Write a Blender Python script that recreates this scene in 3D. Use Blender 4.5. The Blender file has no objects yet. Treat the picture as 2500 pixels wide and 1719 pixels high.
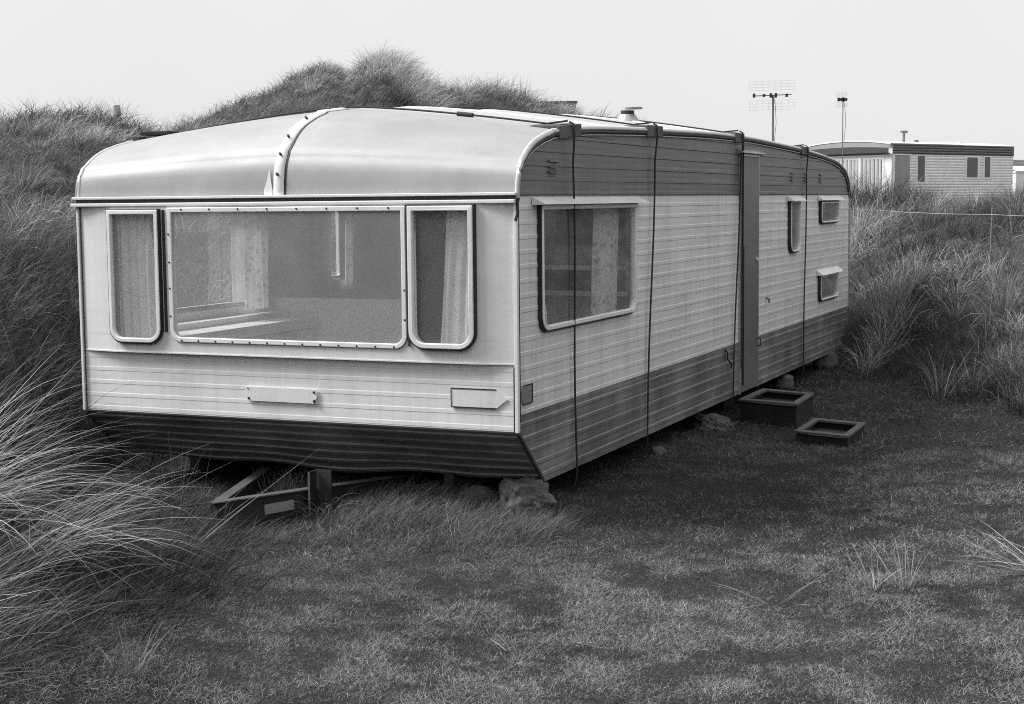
import bpy, math, random
import numpy as np
rng = np.random.default_rng(7); random.seed(7)
sc = bpy.context.scene; COL = sc.collection
R = math.radians

# ------------------------------------------------------------------ materials
def newmat(name):
    m = bpy.data.materials.new(name); m.use_nodes = True
    return m, m.node_tree.nodes, m.node_tree.links, m.node_tree.nodes['Principled BSDF']
def grey(v): return (v, v, v, 1)
def coordn(N, L, scale):
    tc = N.new('ShaderNodeTexCoord'); mp = N.new('ShaderNodeMapping')
    mp.inputs['Scale'].default_value = scale; L.new(tc.outputs['Object'], mp.inputs['Vector']); return mp.outputs['Vector']
def noise(N, L, vec, scale, detail=4, rough=.6):
    n = N.new('ShaderNodeTexNoise'); n.inputs['Scale'].default_value = scale
    n.inputs['Detail'].default_value = detail; n.inputs['Roughness'].default_value = rough
    L.new(vec, n.inputs['Vector']); return n.outputs['Fac']
def rmap(N, L, f, a, b, c, d):
    r = N.new('ShaderNodeMapRange'); L.new(f, r.inputs['Value'])
    for i, v in zip((1, 2, 3, 4), (a, b, c, d)): r.inputs[i].default_value = v
    return r.outputs['Result']
def mul(N, L, a, b, op='MULTIPLY'):
    m = N.new('ShaderNodeMath'); m.operation = op
    for i, s in enumerate((a, b)):
        if hasattr(s, 'links'): L.new(s, m.inputs[i])
        else: m.inputs[i].default_value = s
    return m.outputs[0]
def paint(name, v, rough=.45, metal=0., blotch=.12, streak=(.6, .6, 9), drip=.1, bump=.0, fine=.06, spec=.5):
    """weathered paint: base value v, soft blotches, streaks run along the panel, vertical drips"""
    m, N, L, P = newmat(name)
    v1 = coordn(N, L, (1, 1, 1)); n1 = noise(N, L, v1, 2.2, 5)
    v2 = coordn(N, L, streak); n2 = noise(N, L, v2, 3.0, 6, .7)
    v3 = coordn(N, L, (9, 9, .5)); n3 = noise(N, L, v3, 2.0, 5, .65)
    n4 = noise(N, L, v1, 160, 2)
    a = rmap(N, L, n1, .3, .7, 1-blotch, 1+blotch); b = rmap(N, L, n2, .3, .7, 1-blotch, 1+blotch*.6)
    c = rmap(N, L, n3, .45, .75, 1+drip*.2, 1-drip); f = rmap(N, L, n4, .3, .7, 1-fine, 1+fine)
    k = mul(N, L, mul(N, L, mul(N, L, a, b), mul(N, L, c, f)), v)
    L.new(k, P.inputs['Base Color']); P.inputs['Metallic'].default_value = metal
    r = rmap(N, L, n1, .3, .7, rough-.06, rough+.1); L.new(r, P.inputs['Roughness'])
    P.inputs['Specular IOR Level'].default_value = spec
    if bump:
        bp = N.new('ShaderNodeBump'); bp.inputs['Strength'].default_value = bump; bp.inputs['Distance'].default_value = .01
        L.new(noise(N, L, coordn(N, L, (1, 1, 1)), 7, 5), bp.inputs['Height']); L.new(bp.outputs['Normal'], P.inputs['Normal'])
    return m
M = {}
M['white'] = paint('white_cladding', .80, .45, blotch=.05, drip=.12, streak=(.5, .5, 14), fine=.05)
M['white_side'] = paint('side_cladding', .72, .5, blotch=.09, drip=.18, streak=(.5, .35, 16), fine=.10)
M['panel'] = paint('window_panel', .78, .4, blotch=.05, drip=.09, fine=.05, bump=.12)
M['dark'] = paint('grey_cladding', .125, .42, blotch=.48, drip=.25, streak=(.4, .22, 26), fine=.12)
M['skirt'] = paint('skirt_cladding', .21, .42, blotch=.42, drip=.15, streak=(.25, .25, 26), fine=.12)
M['roof'] = paint('roof_shell', .47, .38, blotch=.06, drip=.04, bump=.22, fine=.05, streak=(.6, 3, .6))
M['dome'] = paint('dome_shell', .385, .55, metal=.20, blotch=.08, drip=.03, bump=.10, fine=.05, streak=(.6, 2, .6), spec=.22)
M['trim'] = paint('white_trim', .8, .35, blotch=.05, drip=.08)
M['alu'] = paint('dull_aluminium', .42, .38, metal=.5, blotch=.12, drip=.2)
M['black'] = paint('black_rubber', .02, .6, blotch=.2)
M['darkgap'] = paint('grey_rubber', .05, .6, blotch=.2)
M['door'] = paint('door_paint', .15, .5, blotch=.1, drip=.15, fine=.1)
M['ledge'] = paint('interior_board', .5, .6, blotch=.06)
M['inwall'] = paint('interior_wall', .72, .6, blotch=.06)
M['inlight'] = paint('interior_panel', .9, .55, blotch=.04)
M['indark'] = paint('interior_dark', .06, .6)
M['steel'] = paint('rusty_steel', .02, .6, blotch=.4, bump=.3)
M['steel_edge'] = paint('worn_edge', .09, .6, blotch=.3)
M['rope'] = paint('rope_fibre', .03, .8)
M['wood'] = paint('weathered_wood', .10, .8, blotch=.35, streak=(8, .8, 8), bump=.4, fine=.2)
M['wood_dark'] = paint('dark_wood', .013, .8, blotch=.35, streak=(8, 8, .8), bump=.4)
M['rock'] = paint('rough_rock', .105, .9, blotch=.45, bump=.6, fine=.5, drip=.0, streak=(14, 14, 14))
M['galv'] = paint('galvanised', .2, .5, metal=.3, blotch=.2)
M['far_band'] = paint('far_band', .12, .5, blotch=.15, streak=(.4, .4, 12))
M['far_wall'] = paint('far_wall', .8, .6, blotch=.08)
M['far_white'] = paint('far_white', .78, .5, blotch=.04)
M['far_door'] = paint('far_door', .30, .6, blotch=.15, streak=(8, 8, .5))

def curtain_mat(name, v, pattern=0):
    m, N, L, P = newmat(name)
    vec = coordn(N, L, (1, 1, 1)); n = noise(N, L, vec, 9, 4)
    col = rmap(N, L, n, .3, .7, v*.88, v*1.08)
    if pattern:
        vo = N.new('ShaderNodeTexVoronoi'); vo.inputs['Scale'].default_value = 22; L.new(vec, vo.inputs['Vector'])
        col = mul(N, L, col, rmap(N, L, vo.outputs['Distance'], .15, .5, .6, 1.1))
    L.new(col, P.inputs['Base Color']); P.inputs['Roughness'].default_value = .9; P.inputs['Specular IOR Level'].default_value = .1
    t = N.new('ShaderNodeBsdfTranslucent'); L.new(col, t.inputs['Color'])
    mx = N.new('ShaderNodeMixShader'); mx.inputs[0].default_value = .3
    L.new(P.outputs[0], mx.inputs[1]); L.new(t.outputs[0], mx.inputs[2]); L.new(mx.outputs[0], N['Material Output'].inputs['Surface'])
    return m
M['curtain'] = curtain_mat('curtain_cloth', .95)
M['curtain_pat'] = curtain_mat('patterned_curtain', .8, 1)

def glass_mat(name, haze=.10, refl=1.0, tint=.9):
    m = bpy.data.materials.new(name); m.use_nodes = True; N = m.node_tree.nodes; L = m.node_tree.links; N.clear()
    out = N.new('ShaderNodeOutputMaterial')
    tr = N.new('ShaderNodeBsdfTransparent'); tr.inputs[0].default_value = grey(tint)
    df = N.new('ShaderNodeBsdfDiffuse'); df.inputs[0].default_value = grey(.72)
    gl = N.new('ShaderNodeBsdfGlossy'); gl.inputs[0].default_value = grey(.95); gl.inputs[1].default_value = .03
    tc = N.new('ShaderNodeTexCoord'); n = noise(N, L, tc.outputs['Object'], 3.2, 5)
    hz = rmap(N, L, n, .3, .7, haze*.85, haze*1.15)
    a = N.new('ShaderNodeMixShader'); L.new(hz, a.inputs[0]); L.new(tr.outputs[0], a.inputs[1]); L.new(df.outputs[0], a.inputs[2])
    fr = N.new('ShaderNodeLayerWeight'); fr.inputs[0].default_value = .5; fx = mul(N, L, mul(N, L, fr.outputs['Facing'], 4.0, 'POWER'), .8); fx = mul(N, L, fx, .055, 'ADD')
    bp = N.new('ShaderNodeBump'); bp.inputs['Strength'].default_value = .12; bp.inputs['Distance'].default_value = .02
    L.new(noise(N, L, tc.outputs['Object'], 1.7, 2), bp.inputs['Height']); L.new(bp.outputs[0], gl.inputs['Normal'])
    f = mul(N, L, fx, refl)
    b = N.new('ShaderNodeMixShader'); L.new(f, b.inputs[0]); L.new(a.outputs[0], b.inputs[1]); L.new(gl.outputs[0], b.inputs[2])
    L.new(b.outputs[0], out.inputs[0]); return m
M['glass'] = glass_mat('clear_pane', .13, 1.2, .97)
M['glass_hazy'] = glass_mat('hazy_pane', .29, 1.1, .98)
M['glass_frost'] = glass_mat('frosted_pane', .30, .8, .4)
M['far_glass'] = paint('far_pane', .10, .2)

def grass_mat(name, gain=1., trans=.3, rough=.55):
    m, N, L, P = newmat(name)
    at = N.new('ShaderNodeAttribute'); at.attribute_name = 'tone'
    c = mul(N, L, at.outputs['Fac'], gain)
    L.new(c, P.inputs['Base Color']); P.inputs['Roughness'].default_value = rough; P.inputs['Specular IOR Level'].default_value = .35
    t = N.new('ShaderNodeBsdfTranslucent'); L.new(c, t.inputs['Color'])
    mx = N.new('ShaderNodeMixShader'); mx.inputs[0].default_value = trans
    L.new(P.outputs[0], mx.inputs[1]); L.new(t.outputs[0], mx.inputs[2]); L.new(mx.outputs[0], N['Material Output'].inputs['Surface'])
    return m
M['marram'] = grass_mat('marram_blades'); M['lawn'] = grass_mat('lawn_blades')
def ground_mat():
    m, N, L, P = newmat('turf_soil')
    vec = coordn(N, L, (1, 1, 1)); a = noise(N, L, vec, .9, 6, .6); b = noise(N, L, vec, 35, 5, .7)
    k = mul(N, L, rmap(N, L, a, .3, .7, .6, 1.3), rmap(N, L, b, .3, .7, .4, 1.6))
    at = N.new('ShaderNodeAttribute'); at.attribute_name = 'tone'      # litter: dark turf in the hollow, dry thatch on the dunes
    L.new(mul(N, L, k, at.outputs['Fac']), P.inputs['Base Color']); P.inputs['Roughness'].default_value = .95; P.inputs['Specular IOR Level'].default_value = .1
    bp = N.new('ShaderNodeBump'); bp.inputs['Distance'].default_value = .03; bp.inputs['Strength'].default_value = .8
    L.new(b, bp.inputs['Height']); L.new(bp.outputs[0], P.inputs['Normal']); return m
M['ground'] = ground_mat()

# ------------------------------------------------------------------ builders
class MB:
    def __init__(s, off=(0, 0, 0)): s.v = []; s.f = []; s.sm = []; s.off = off
    def add(s, vs, fs, smooth=False):
        b = len(s.v); o = s.off
        s.v += [(p[0]+o[0], p[1]+o[1], p[2]+o[2]) for p in vs]; s.f += [tuple(b+i for i in f) for f in fs]; s.sm += [smooth]*len(fs)
    def hexa(s, p): s.add(p, [(0, 3, 2, 1), (4, 5, 6, 7), (0, 1, 5, 4), (1, 2, 6, 5), (2, 3, 7, 6), (3, 0, 4, 7)])
    def box(s, x0, x1, y0, y1, z0, z1):
        s.hexa([(x0, y0, z0), (x1, y0, z0), (x1, y1, z0), (x0, y1, z0), (x0, y0, z1), (x1, y0, z1), (x1, y1, z1), (x0, y1, z1)])
    def quad(s, a, b, c, d, smooth=False): s.add([a, b, c, d], [(0, 1, 2, 3)], smooth)
    def grid(s, rows, smooth=True):
        n = len(rows[0]); vs = [p for r in rows for p in r]
        s.add(vs, [(i*n+j, i*n+j+1, (i+1)*n+j+1, (i+1)*n+j) for i in range(len(rows)-1) for j in range(n-1)], smooth)
    def tube(s, pts, r, n=6, cap=True):
        pts = [np.array(p, float) for p in pts]; rows = []
        for i, p in enumerate(pts):
            t = pts[min(i+1, len(pts)-1)]-pts[max(i-1, 0)]; t /= np.linalg.norm(t)+1e-9
            a = np.array((0, 0, 1.)) if abs(t[2]) < .9 else np.array((1., 0, 0)); u = np.cross(t, a); u /= np.linalg.norm(u); w = np.cross(t, u)
            rr = r[i] if hasattr(r, '__len__') else r
            rows.append([tuple(p+rr*(math.cos(2*math.pi*k/n)*u+math.sin(2*math.pi*k/n)*w)) for k in range(n)])
        vs = [q for row in rows for q in row]
        fs = [(i*n+k, i*n+(k+1) % n, (i+1)*n+(k+1) % n, (i+1)*n+k) for i in range(len(rows)-1) for k in range(n)]
        s.add(vs, fs, True)
        if cap: s.add(rows[0], [tuple(range(n))][:1]); s.add(rows[-1], [tuple(reversed(range(n)))])
    def bar(s, a, b, w, h):
        """rectangular bar from a to b, w wide sideways, h high; a,b centre line"""
        a = np.array(a, float); b = np.array(b, float); t = b-a; t /= np.linalg.norm(t)
        up = np.array((0, 0, 1.)) if abs(t[2]) < .9 else np.array((0, 1., 0)); u = np.cross(t, up); u /= np.linalg.norm(u); k = np.cross(u, t)
        P = []
        for q in (a, b):
            P.append([tuple(q+sx*u*w/2+sz*k*h/2) for sx, sz in ((-1, -1), (1, -1), (1, 1), (-1, 1))])
        s.add(P[0]+P[1], [(0, 3, 2, 1), (4, 5, 6, 7), (0, 1, 5, 4), (1, 2, 6, 5), (2, 3, 7, 6), (3, 0, 4, 7)])
    def build(s, name, mat, parent=None, bevel=0, rec=True):
        me = bpy.data.meshes.new(name); me.from_pydata(s.v, [], s.f); me.polygons.foreach_set('use_smooth', s.sm); me.materials.append(mat)
        if rec:
            import bmesh
            bm = bmesh.new(); bm.from_mesh(me); bmesh.ops.recalc_face_normals(bm, faces=bm.faces); bm.to_mesh(me); bm.free()
        o = bpy.data.objects.new(name, me); COL.objects.link(o)
        if parent: o.parent = parent
        if bevel:
            b = o.modifiers.new('bevel', 'BEVEL'); b.width = bevel; b.segments = 2; b.limit_method = 'ANGLE'
        return o
def tag(o, label=None, cat=None, group=None, kind=None):
    if label: o['label'] = label
    if cat: o['category'] = cat
    if group: o['group'] = group
    if kind: o['kind'] = kind
    return o
def empty(name, loc=(0, 0, 0), rz=0):
    o = bpy.data.objects.new(name, None); o.location = loc; o.rotation_euler = (0, 0, rz); o.empty_display_size = .2; COL.objects.link(o); return o

# ------------------------------------------------------------------ camera
F = 3812.963; PITCH = .0968642; ROLL = -.0097545; EYE = 1.65
cam = bpy.data.cameras.new('camera'); co = bpy.data.objects.new('camera', cam); COL.objects.link(co); sc.camera = co
cam.sensor_width = 36; cam.lens = F/2500*36; cam.clip_end = 3000; cam.clip_start = .05
from mathutils import Matrix, Vector
cp, sp, cr, sr = math.cos(PITCH), math.sin(PITCH), math.cos(ROLL), math.sin(ROLL)
r_ = Vector((1, 0, 0)); u_ = Vector((0, sp, cp)); f_ = Vector((0, cp, -sp))
rx = cr*r_+sr*u_; ux = -sr*r_+cr*u_
co.matrix_world = Matrix(((rx.x, ux.x, -f_.x, 0), (rx.y, ux.y, -f_.y, 0), (rx.z, ux.z, -f_.z, EYE), (0, 0, 0, 1)))
def zat(xd, yd, dist):      # height of a sight line at a distance, used to place things at their real heights
    return EYE-dist*(yd-454+.00975*(xd-1160))/3541
def xat(xd, dist): return (xd-1160)/3541*dist

# ------------------------------------------------------------------ terrain
CR = [(-1500, 17, 330), (-600, 20, 330), (0, 21, 332), (130, 21, 324), (300, 21, 322), (370, 22, 330), (440, 23, 300), (520, 23, 272), (560, 23, 256), (620, 23, 236), (680, 24, 198), (740, 24, 178), (775, 24, 184),
      (800, 24, 208), (835, 24, 176), (870, 24, 160), (915, 24, 168), (960, 24, 214), (1080, 25, 236), (1200, 26, 272), (1240, 26, 292), (1350, 27, 306), (1500, 28, 350), (1800, 27, 405), (1930, 23, 452),
      (2060, 21, 470), (2200, 20, 458), (2321, 19, 450), (2900, 16, 440), (4000, 14, 440)]
cu = np.array([(a-1160)/3541 for a, _, _ in CR]); cth = np.arctan(cu)
cD = np.array([b/math.cos(t) for (a, b, c), t in zip(CR, cth)]); cH = np.array([zat(a, c, b) for a, b, c in CR])
TO = [(-1500, 5.0), (-600, 6.3), (-200, 7.2), (0, 7.9), (150, 8.9), (363, 11.2), (811, 14.0), (1180, 17.7), (1500, 19.6), (1800, 18.6), (1925, 15.6), (2050, 14.2), (2321, 12.4), (2900, 10.5), (4000, 8)]
tth = np.array([math.atan((a-1160)/3541) for a, _ in TO]); tT = np.array([b/math.cos(t) for (a, b), t in zip(TO, tth)])
_ph = rng.uniform(0, 6.28, 60); _dr = rng.uniform(0, 6.28, 60)
def wob(x, y, wl, k0, n=6):
    s = 0
    for i in range(n):
        a = _dr[k0+i]; k = 6.283/(wl*(.7+.12*i)); s = s+np.sin((x*math.cos(a)+y*math.sin(a))*k+_ph[k0+i]+.6*np.sin((x*math.sin(a)-y*math.cos(a))*k*.7))
    return s/n
_vt = rng.uniform(-1, 1, (64, 256, 256))
def vn(x, y, wl, k):
    x = np.asarray(x, float)/wl+37.3*k; y = np.asarray(y, float)/wl-11.7*k; xi = np.floor(x).astype(int); yi = np.floor(y).astype(int); fx = x-xi; fy = y-yi
    fx = fx*fx*(3-2*fx); fy = fy*fy*(3-2*fy); t = _vt[k % 64]
    g = lambda a, b: t[(xi+a) % 256, (yi+b) % 256]
    return (g(0, 0)*(1-fx)+g(1, 0)*fx)*(1-fy)+(g(0, 1)*(1-fx)+g(1, 1)*fx)*fy
def fbm(x, y, wl, k, n=4, gain=.55):
    s_ = 0; a = 1; tt = 0
    for i in range(n): s_ = s_+a*vn(x, y, wl/2.03**i, k+i*7); tt += a; a *= gain
    return s_/tt*1.6
CX, CY, YAW = .024737, 8.162234, -.4061294
cY, sY = math.cos(YAW), math.sin(YAW)
def to_local(x, y): dx = x-CX; dy = y-CY; return cY*dx+sY*dy, -sY*dx+cY*dy
def to_world(lx, ly): return cY*lx-sY*ly+CX, sY*lx+cY*ly+CY
def smooth(t): t = np.clip(t, 0, 1); return t*t*(3-2*t)
def bumpg(x, y, cx, cy, r, a, ry=None): return a*np.exp(-((x-cx)/r)**2-((y-cy)/(ry or r))**2)
def terrain(x, y, full=False):
    x = np.asarray(x, float); y = np.asarray(y, float)
    r = np.hypot(x, y); th = np.arctan2(x, y)
    T = np.interp(th, tth, tT); D = np.interp(th, cth, cD); H = np.interp(th, cth, cH)
    t = np.clip((r-T)/(D-T), 0, 1); s = np.sin(t*math.pi/2)**1.15
    base = -.07+.03*wob(x, y, 3.0, 0)+.022*fbm(x, y, 1.3, 3, 4, .6)
    far = 1.15+.15*wob(x, y, 25, 14)
    back = np.clip(H-.22*(r-D), np.minimum(far, H), None)
    h = np.where(r < D, base+(H-base)*s, back)
    rough = smooth((r-T)/1.5)
    h = h+rough*(.26*fbm(x, y, 2.9, 20, 4)+.10*np.abs(fbm(x, y, 1.3, 31, 3)))*np.clip(1-(r-D)/20, 0, 1)
    front = smooth((1.25-np.abs(th))/.5)                        # the dunes run round the hollow; unseen bank behind the camera, raised to darken the dome's reflections
    bk = base+4.6*smooth((r-4.5)/7.5)
    h = h*front+bk*(1-front)
    h = h+bumpg(x, y, -2.35, 6.4, .75, .42)+bumpg(x, y, -1.75, 5.35, .6, .16)+bumpg(x, y, -3.2, 7.8, .9, .25)
    h = h+bumpg(x, y, -.25, 8.75, .55, .07, .3)-bumpg(x, y, -1.25, 8.35, .4, .05)
    h = h+bumpg(x, y, 2.9, 6.2, .9, .05)-bumpg(x, y, 1.2, 8.4, 1.3, .03)
    h = h+bumpg(x, y, 40, 128, 22, 3.6, 12)
    if full: return h, T, D, r, th
    return h
def tz(x, y): return float(terrain(x, y))

def axis(lo, hi, fine_lo, fine_hi, st):
    a = list(np.arange(fine_lo, fine_hi, st)); g = st; v = a[-1]
    while v < hi: g *= 1.16; v += g; a.append(v)
    g = st; v = a[0]
    while v > lo: g *= 1.16; v -= g; a.insert(0, v)
    return np.array(a)
gx = axis(-1200, 1200, -9, 9, .14); gy = axis(-1200, 1500, -2, 30, .14)
GX, GY = np.meshgrid(gx, gy); GZ = terrain(GX, GY)
nv = GX.size; me = bpy.data.meshes.new('ground'); me.vertices.add(nv)
me.vertices.foreach_set('co', np.stack([GX, GY, GZ], -1).astype(np.float32).ravel())
ny, nx = GX.shape; i, j = np.meshgrid(np.arange(ny-1), np.arange(nx-1), indexing='ij'); b = (i*nx+j).ravel()
q = np.stack([b, b+1, b+nx+1, b+nx], -1).astype(np.int32)
def fill(me, q):
    nf = len(q); me.loops.add(nf*4); me.loops.foreach_set('vertex_index', q.ravel()); me.polygons.add(nf)
    me.polygons.foreach_set('loop_start', (np.arange(nf)*4).astype(np.int32)); me.update(calc_edges=True)
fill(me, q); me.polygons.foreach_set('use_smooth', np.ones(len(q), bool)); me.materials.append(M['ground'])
_h, _T, _D, _r, _th = terrain(GX.ravel(), GY.ravel(), True)
at = me.attributes.new('tone', 'FLOAT', 'POINT'); at.data.foreach_set('value', (.04+.075*smooth((_r-_T-1)/3)*(.5+.5*smooth((_r-10)/3))).astype(np.float32))  # also darkened at the left dune foot, shade put into the tone
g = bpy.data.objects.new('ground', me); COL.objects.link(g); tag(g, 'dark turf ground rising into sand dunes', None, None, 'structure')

# ------------------------------------------------------------------ grass
def blades(base, L, phi, th0, th1, w, tone, nseg=4, twist=None):
    """ribbons: base Nx3, length, azimuth of lean, start tilt, added tilt, width, tone"""
    n = len(base); pos = base.astype(np.float64).copy(); pts = [pos.copy()]; dirs = []
    for k in range(nseg):
        s = (k+.5)/nseg; th = th0+th1*s**1.3
        d = np.stack([np.sin(th)*np.cos(phi), np.sin(th)*np.sin(phi), np.cos(th)], -1)
        pos = pos+d*(L/nseg)[:, None]; pts.append(pos.copy()); dirs.append(d)
    psi = rng.uniform(-1.3, 1.3, n) if twist is None else twist
    perp = np.stack([-np.sin(phi), np.cos(phi), np.zeros(n)], -1)
    out = np.zeros((n, nseg+1, 2, 3), np.float32)
    for k in range(nseg+1):
        d = dirs[min(k, nseg-1)]; nn = np.cross(perp, d)
        side = perp*np.cos(psi)[:, None]+nn*np.sin(psi)[:, None]
        f = (1-(k/nseg)**1.8)*.92+.08; hw = (w*f/2)[:, None]
        out[:, k, 0] = pts[k]-side*hw; out[:, k, 1] = pts[k]+side*hw
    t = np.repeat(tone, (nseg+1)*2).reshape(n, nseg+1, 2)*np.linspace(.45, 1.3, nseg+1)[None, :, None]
    b = (np.arange(n)*(nseg+1)*2)[:, None]; q = []
    for k in range(nseg): q.append(np.stack([b[:, 0]+2*k, b[:, 0]+2*k+1, b[:, 0]+2*k+3, b[:, 0]+2*k+2], -1))
    return out.reshape(-1, 3), np.stack(q, 1).reshape(-1, 4), t.ravel()
def grass_obj(name, parts, mat, parent=None, origin=None):
    V = []; Q = []; T = []; o = 0
    for v, q, t in parts: V.append(v); Q.append(q+o); T.append(t); o += len(v)
    V = np.concatenate(V); Q = np.concatenate(Q).astype(np.int32); T = np.concatenate(T).astype(np.float32)
    if origin is not None: V = V-np.array(origin)
    me = bpy.data.meshes.new(name); me.vertices.add(len(V)); me.vertices.foreach_set('co', V.astype(np.float32).ravel()); fill(me, Q)
    me.polygons.foreach_set('use_smooth', np.ones(len(Q), bool))
    a = me.attributes.new('tone', 'FLOAT', 'POINT'); a.data.foreach_set('value', T); me.materials.append(mat)
    ob = bpy.data.objects.new(name, me); COL.objects.link(ob)
    if origin is not None: ob.location = origin
    if parent: ob.parent = parent
    return ob
def in_caravan(x, y, m=.0):
    lx, ly = to_local(x, y); return (lx > -2.85-m) & (lx < .05+m) & (ly > -.05-m) & (ly < 8.9+m)
def wedge(n, r0, r1, a0, a1):
    r = np.sqrt(rng.uniform(r0*r0, r1*r1, n)); a = rng.uniform(a0, a1, n); return r*np.sin(a), r*np.cos(a)
def tufts(x, y, nb, L, w, tone, spread=.1, wind=.0, windk=.5, lean=(.1, .9), curl=(.3, 1.5), nseg=4, tonev=.35, wl=.35):
    """one bunch of blades at each x,y; wind = azimuth most blades lean to, windk = how strongly"""
    n = len(x); cnt = nb if hasattr(nb, '__len__') else np.full(n, nb); k = np.repeat(np.arange(n), cnt); m = len(k)
    a = rng.uniform(0, 6.283, m); rr = np.abs(rng.normal(0, spread, m)); bx = x[k]+rr*np.cos(a); by = y[k]+rr*np.sin(a)
    bz = terrain(bx, by)-.02
    vx = np.cos(a)*(1-windk)+np.cos(wind)*windk+rng.normal(0, wl, m); vy = np.sin(a)*(1-windk)+np.sin(wind)*windk+rng.normal(0, wl, m)
    phi = np.arctan2(vy, vx)
    LL = (L if not hasattr(L, '__len__') else L[k])*rng.uniform(.55, 1.15, m)
    th0 = rng.uniform(*lean, m); th1 = rng.uniform(*curl, m)
    tn = (tone if not hasattr(tone, '__len__') else tone[k])*np.exp(rng.normal(0, tonev, m))
    ww = (w if not hasattr(w, '__len__') else w[k])*rng.uniform(.7, 1.2, m)
    return blades(np.stack([bx, by, bz], -1), LL, phi, th0, th1, ww, np.clip(tn, .01, .7), nseg)
def scale_patch(x, y, wl, k0, lo, hi): return lo+(hi-lo)*np.clip(.5+.85*fbm(x, y, wl, k0, 3), 0, 1)

# left and back dune, right bank
def dune_set(n, r0, r1, a0, a1, **kw):
    x, y = wedge(n, r0, r1, a0, a1); h, T, D, r, th = terrain(x, y, True)
    keep = (r > T-.25+.5*wob(x, y, 1.0, 40)) & (r < D+2.2) & ~in_caravan(x, y, .25)
    return x[keep], y[keep], r[keep], D[keep], th[keep]
P = []
x, y, r, D, th = dune_set(9000, 6, 28, -.46, .17)
clump = np.clip(.5+.9*fbm(x, y, 1.1, 44, 3), 0, 1); keep = rng.uniform(0, 1, len(x)) < .3+.7*clump**1.2; x, y, r, D, th, clump = x[keep], y[keep], r[keep], D[keep], th[keep], clump[keep]
xd_ = 1160+3541*np.tan(th)
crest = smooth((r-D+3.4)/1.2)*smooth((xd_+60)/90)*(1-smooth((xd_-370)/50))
tone = scale_patch(x, y, 1.6, 50, .04, .36)*(.55+.8*clump)*np.exp(rng.normal(0, .3, len(x)))*np.where(r > 12.5, 1.25, .16+1.09*smooth((r-9.5)/4))*(1-.86*crest)  # lower slope beside the caravan toned down to paint in its shade
kn = rng.uniform(0, 1, len(x)) < .62; fr_ = ~kn                      # combed bunches and upright fanned ones
def part(k, **kw):
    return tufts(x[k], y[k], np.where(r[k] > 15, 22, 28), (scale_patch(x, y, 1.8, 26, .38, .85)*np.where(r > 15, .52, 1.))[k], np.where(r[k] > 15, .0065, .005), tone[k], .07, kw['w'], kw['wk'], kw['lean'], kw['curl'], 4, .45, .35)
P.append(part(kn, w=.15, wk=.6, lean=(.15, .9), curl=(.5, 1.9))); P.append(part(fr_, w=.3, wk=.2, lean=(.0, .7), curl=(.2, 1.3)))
xs, ys, rs, Ds, _ = dune_set(20000, 6, 28, -.46, .17)               # low thatch between the bunches
P.append(tufts(xs, ys, 10, .24, .006, .028+.09*smooth((rs-10.5)/4), .15, .15, .3, (.3, 1.2), (.1, .9), 3))  # thatch darkened low on the slope for the same painted shade
gdl = grass_obj('dune_grass', P, M['marram']); tag(gdl, 'wind-combed marram grass on the dune left of and behind the caravan', 'grass', None, 'stuff')
P = []
x, y, r, D, th = dune_set(6500, 10, 25, .14, .42)
clump = np.clip(.5+1.0*fbm(x, y, .95, 34, 3), 0, 1); keep = rng.uniform(0, 1, len(x)) < .06+.94*clump**1.4; x, y, r, D, clump = x[keep], y[keep], r[keep], D[keep], clump[keep]
tone = scale_patch(x, y, 1.3, 12, .04, .38)*(.5+.9*clump)*np.exp(rng.normal(0, .35, len(x)))*(.42+.5*smooth((r-13)/4))
k = rng.uniform(0, 1, len(x)) < .5; LL_ = scale_patch(x, y, 1.4, 16, .24, .62)
P.append(tufts(x[k], y[k], 26, LL_[k], .0058, tone[k], .06, .4, .55, (.2, 1.0), (.6, 1.9), 4, .5))
k = ~k; P.append(tufts(x[k], y[k], 24, LL_[k], .0058, tone[k]*1.15, .05, .8, .15, (.0, .6), (.1, 1.2), 4, .5))
xs, ys, rs, Ds, _ = dune_set(4200, 10, 25, .14, .42)
P.append(tufts(xs, ys, 14, .25, .006, .075, .15, .4, .3, (.3, 1.2), (.1, .8), 3))
gdr = grass_obj('bank_grass', P, M['marram']); tag(gdr, 'pale tangled marram grass on the bank right of the caravan', 'grass', None, 'stuff')
# far grass between bank and far homes, and the bank behind the camera
x, y = wedge(2600, 24, 75, .1, .42); h, T, D, r, th = terrain(x, y, True); k = r > D+1.5; x, y = x[k], y[k]
x2, y2 = wedge(1500, 26, 60, -.45, .1)
o = grass_obj('distant_grass', [tufts(x, y, 26, .55, .012, .2, .35, .3, .3, (.05, .8), (.3, 1.2), 3), tufts(x2, y2, 16, .5, .014, .14, .4, .3, .4, (.05, .8), (.3, 1.2), 3)], M['marram'])
tag(o, 'rough grass far beyond the dunes around the distant homes', 'grass', None, 'stuff')

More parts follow.
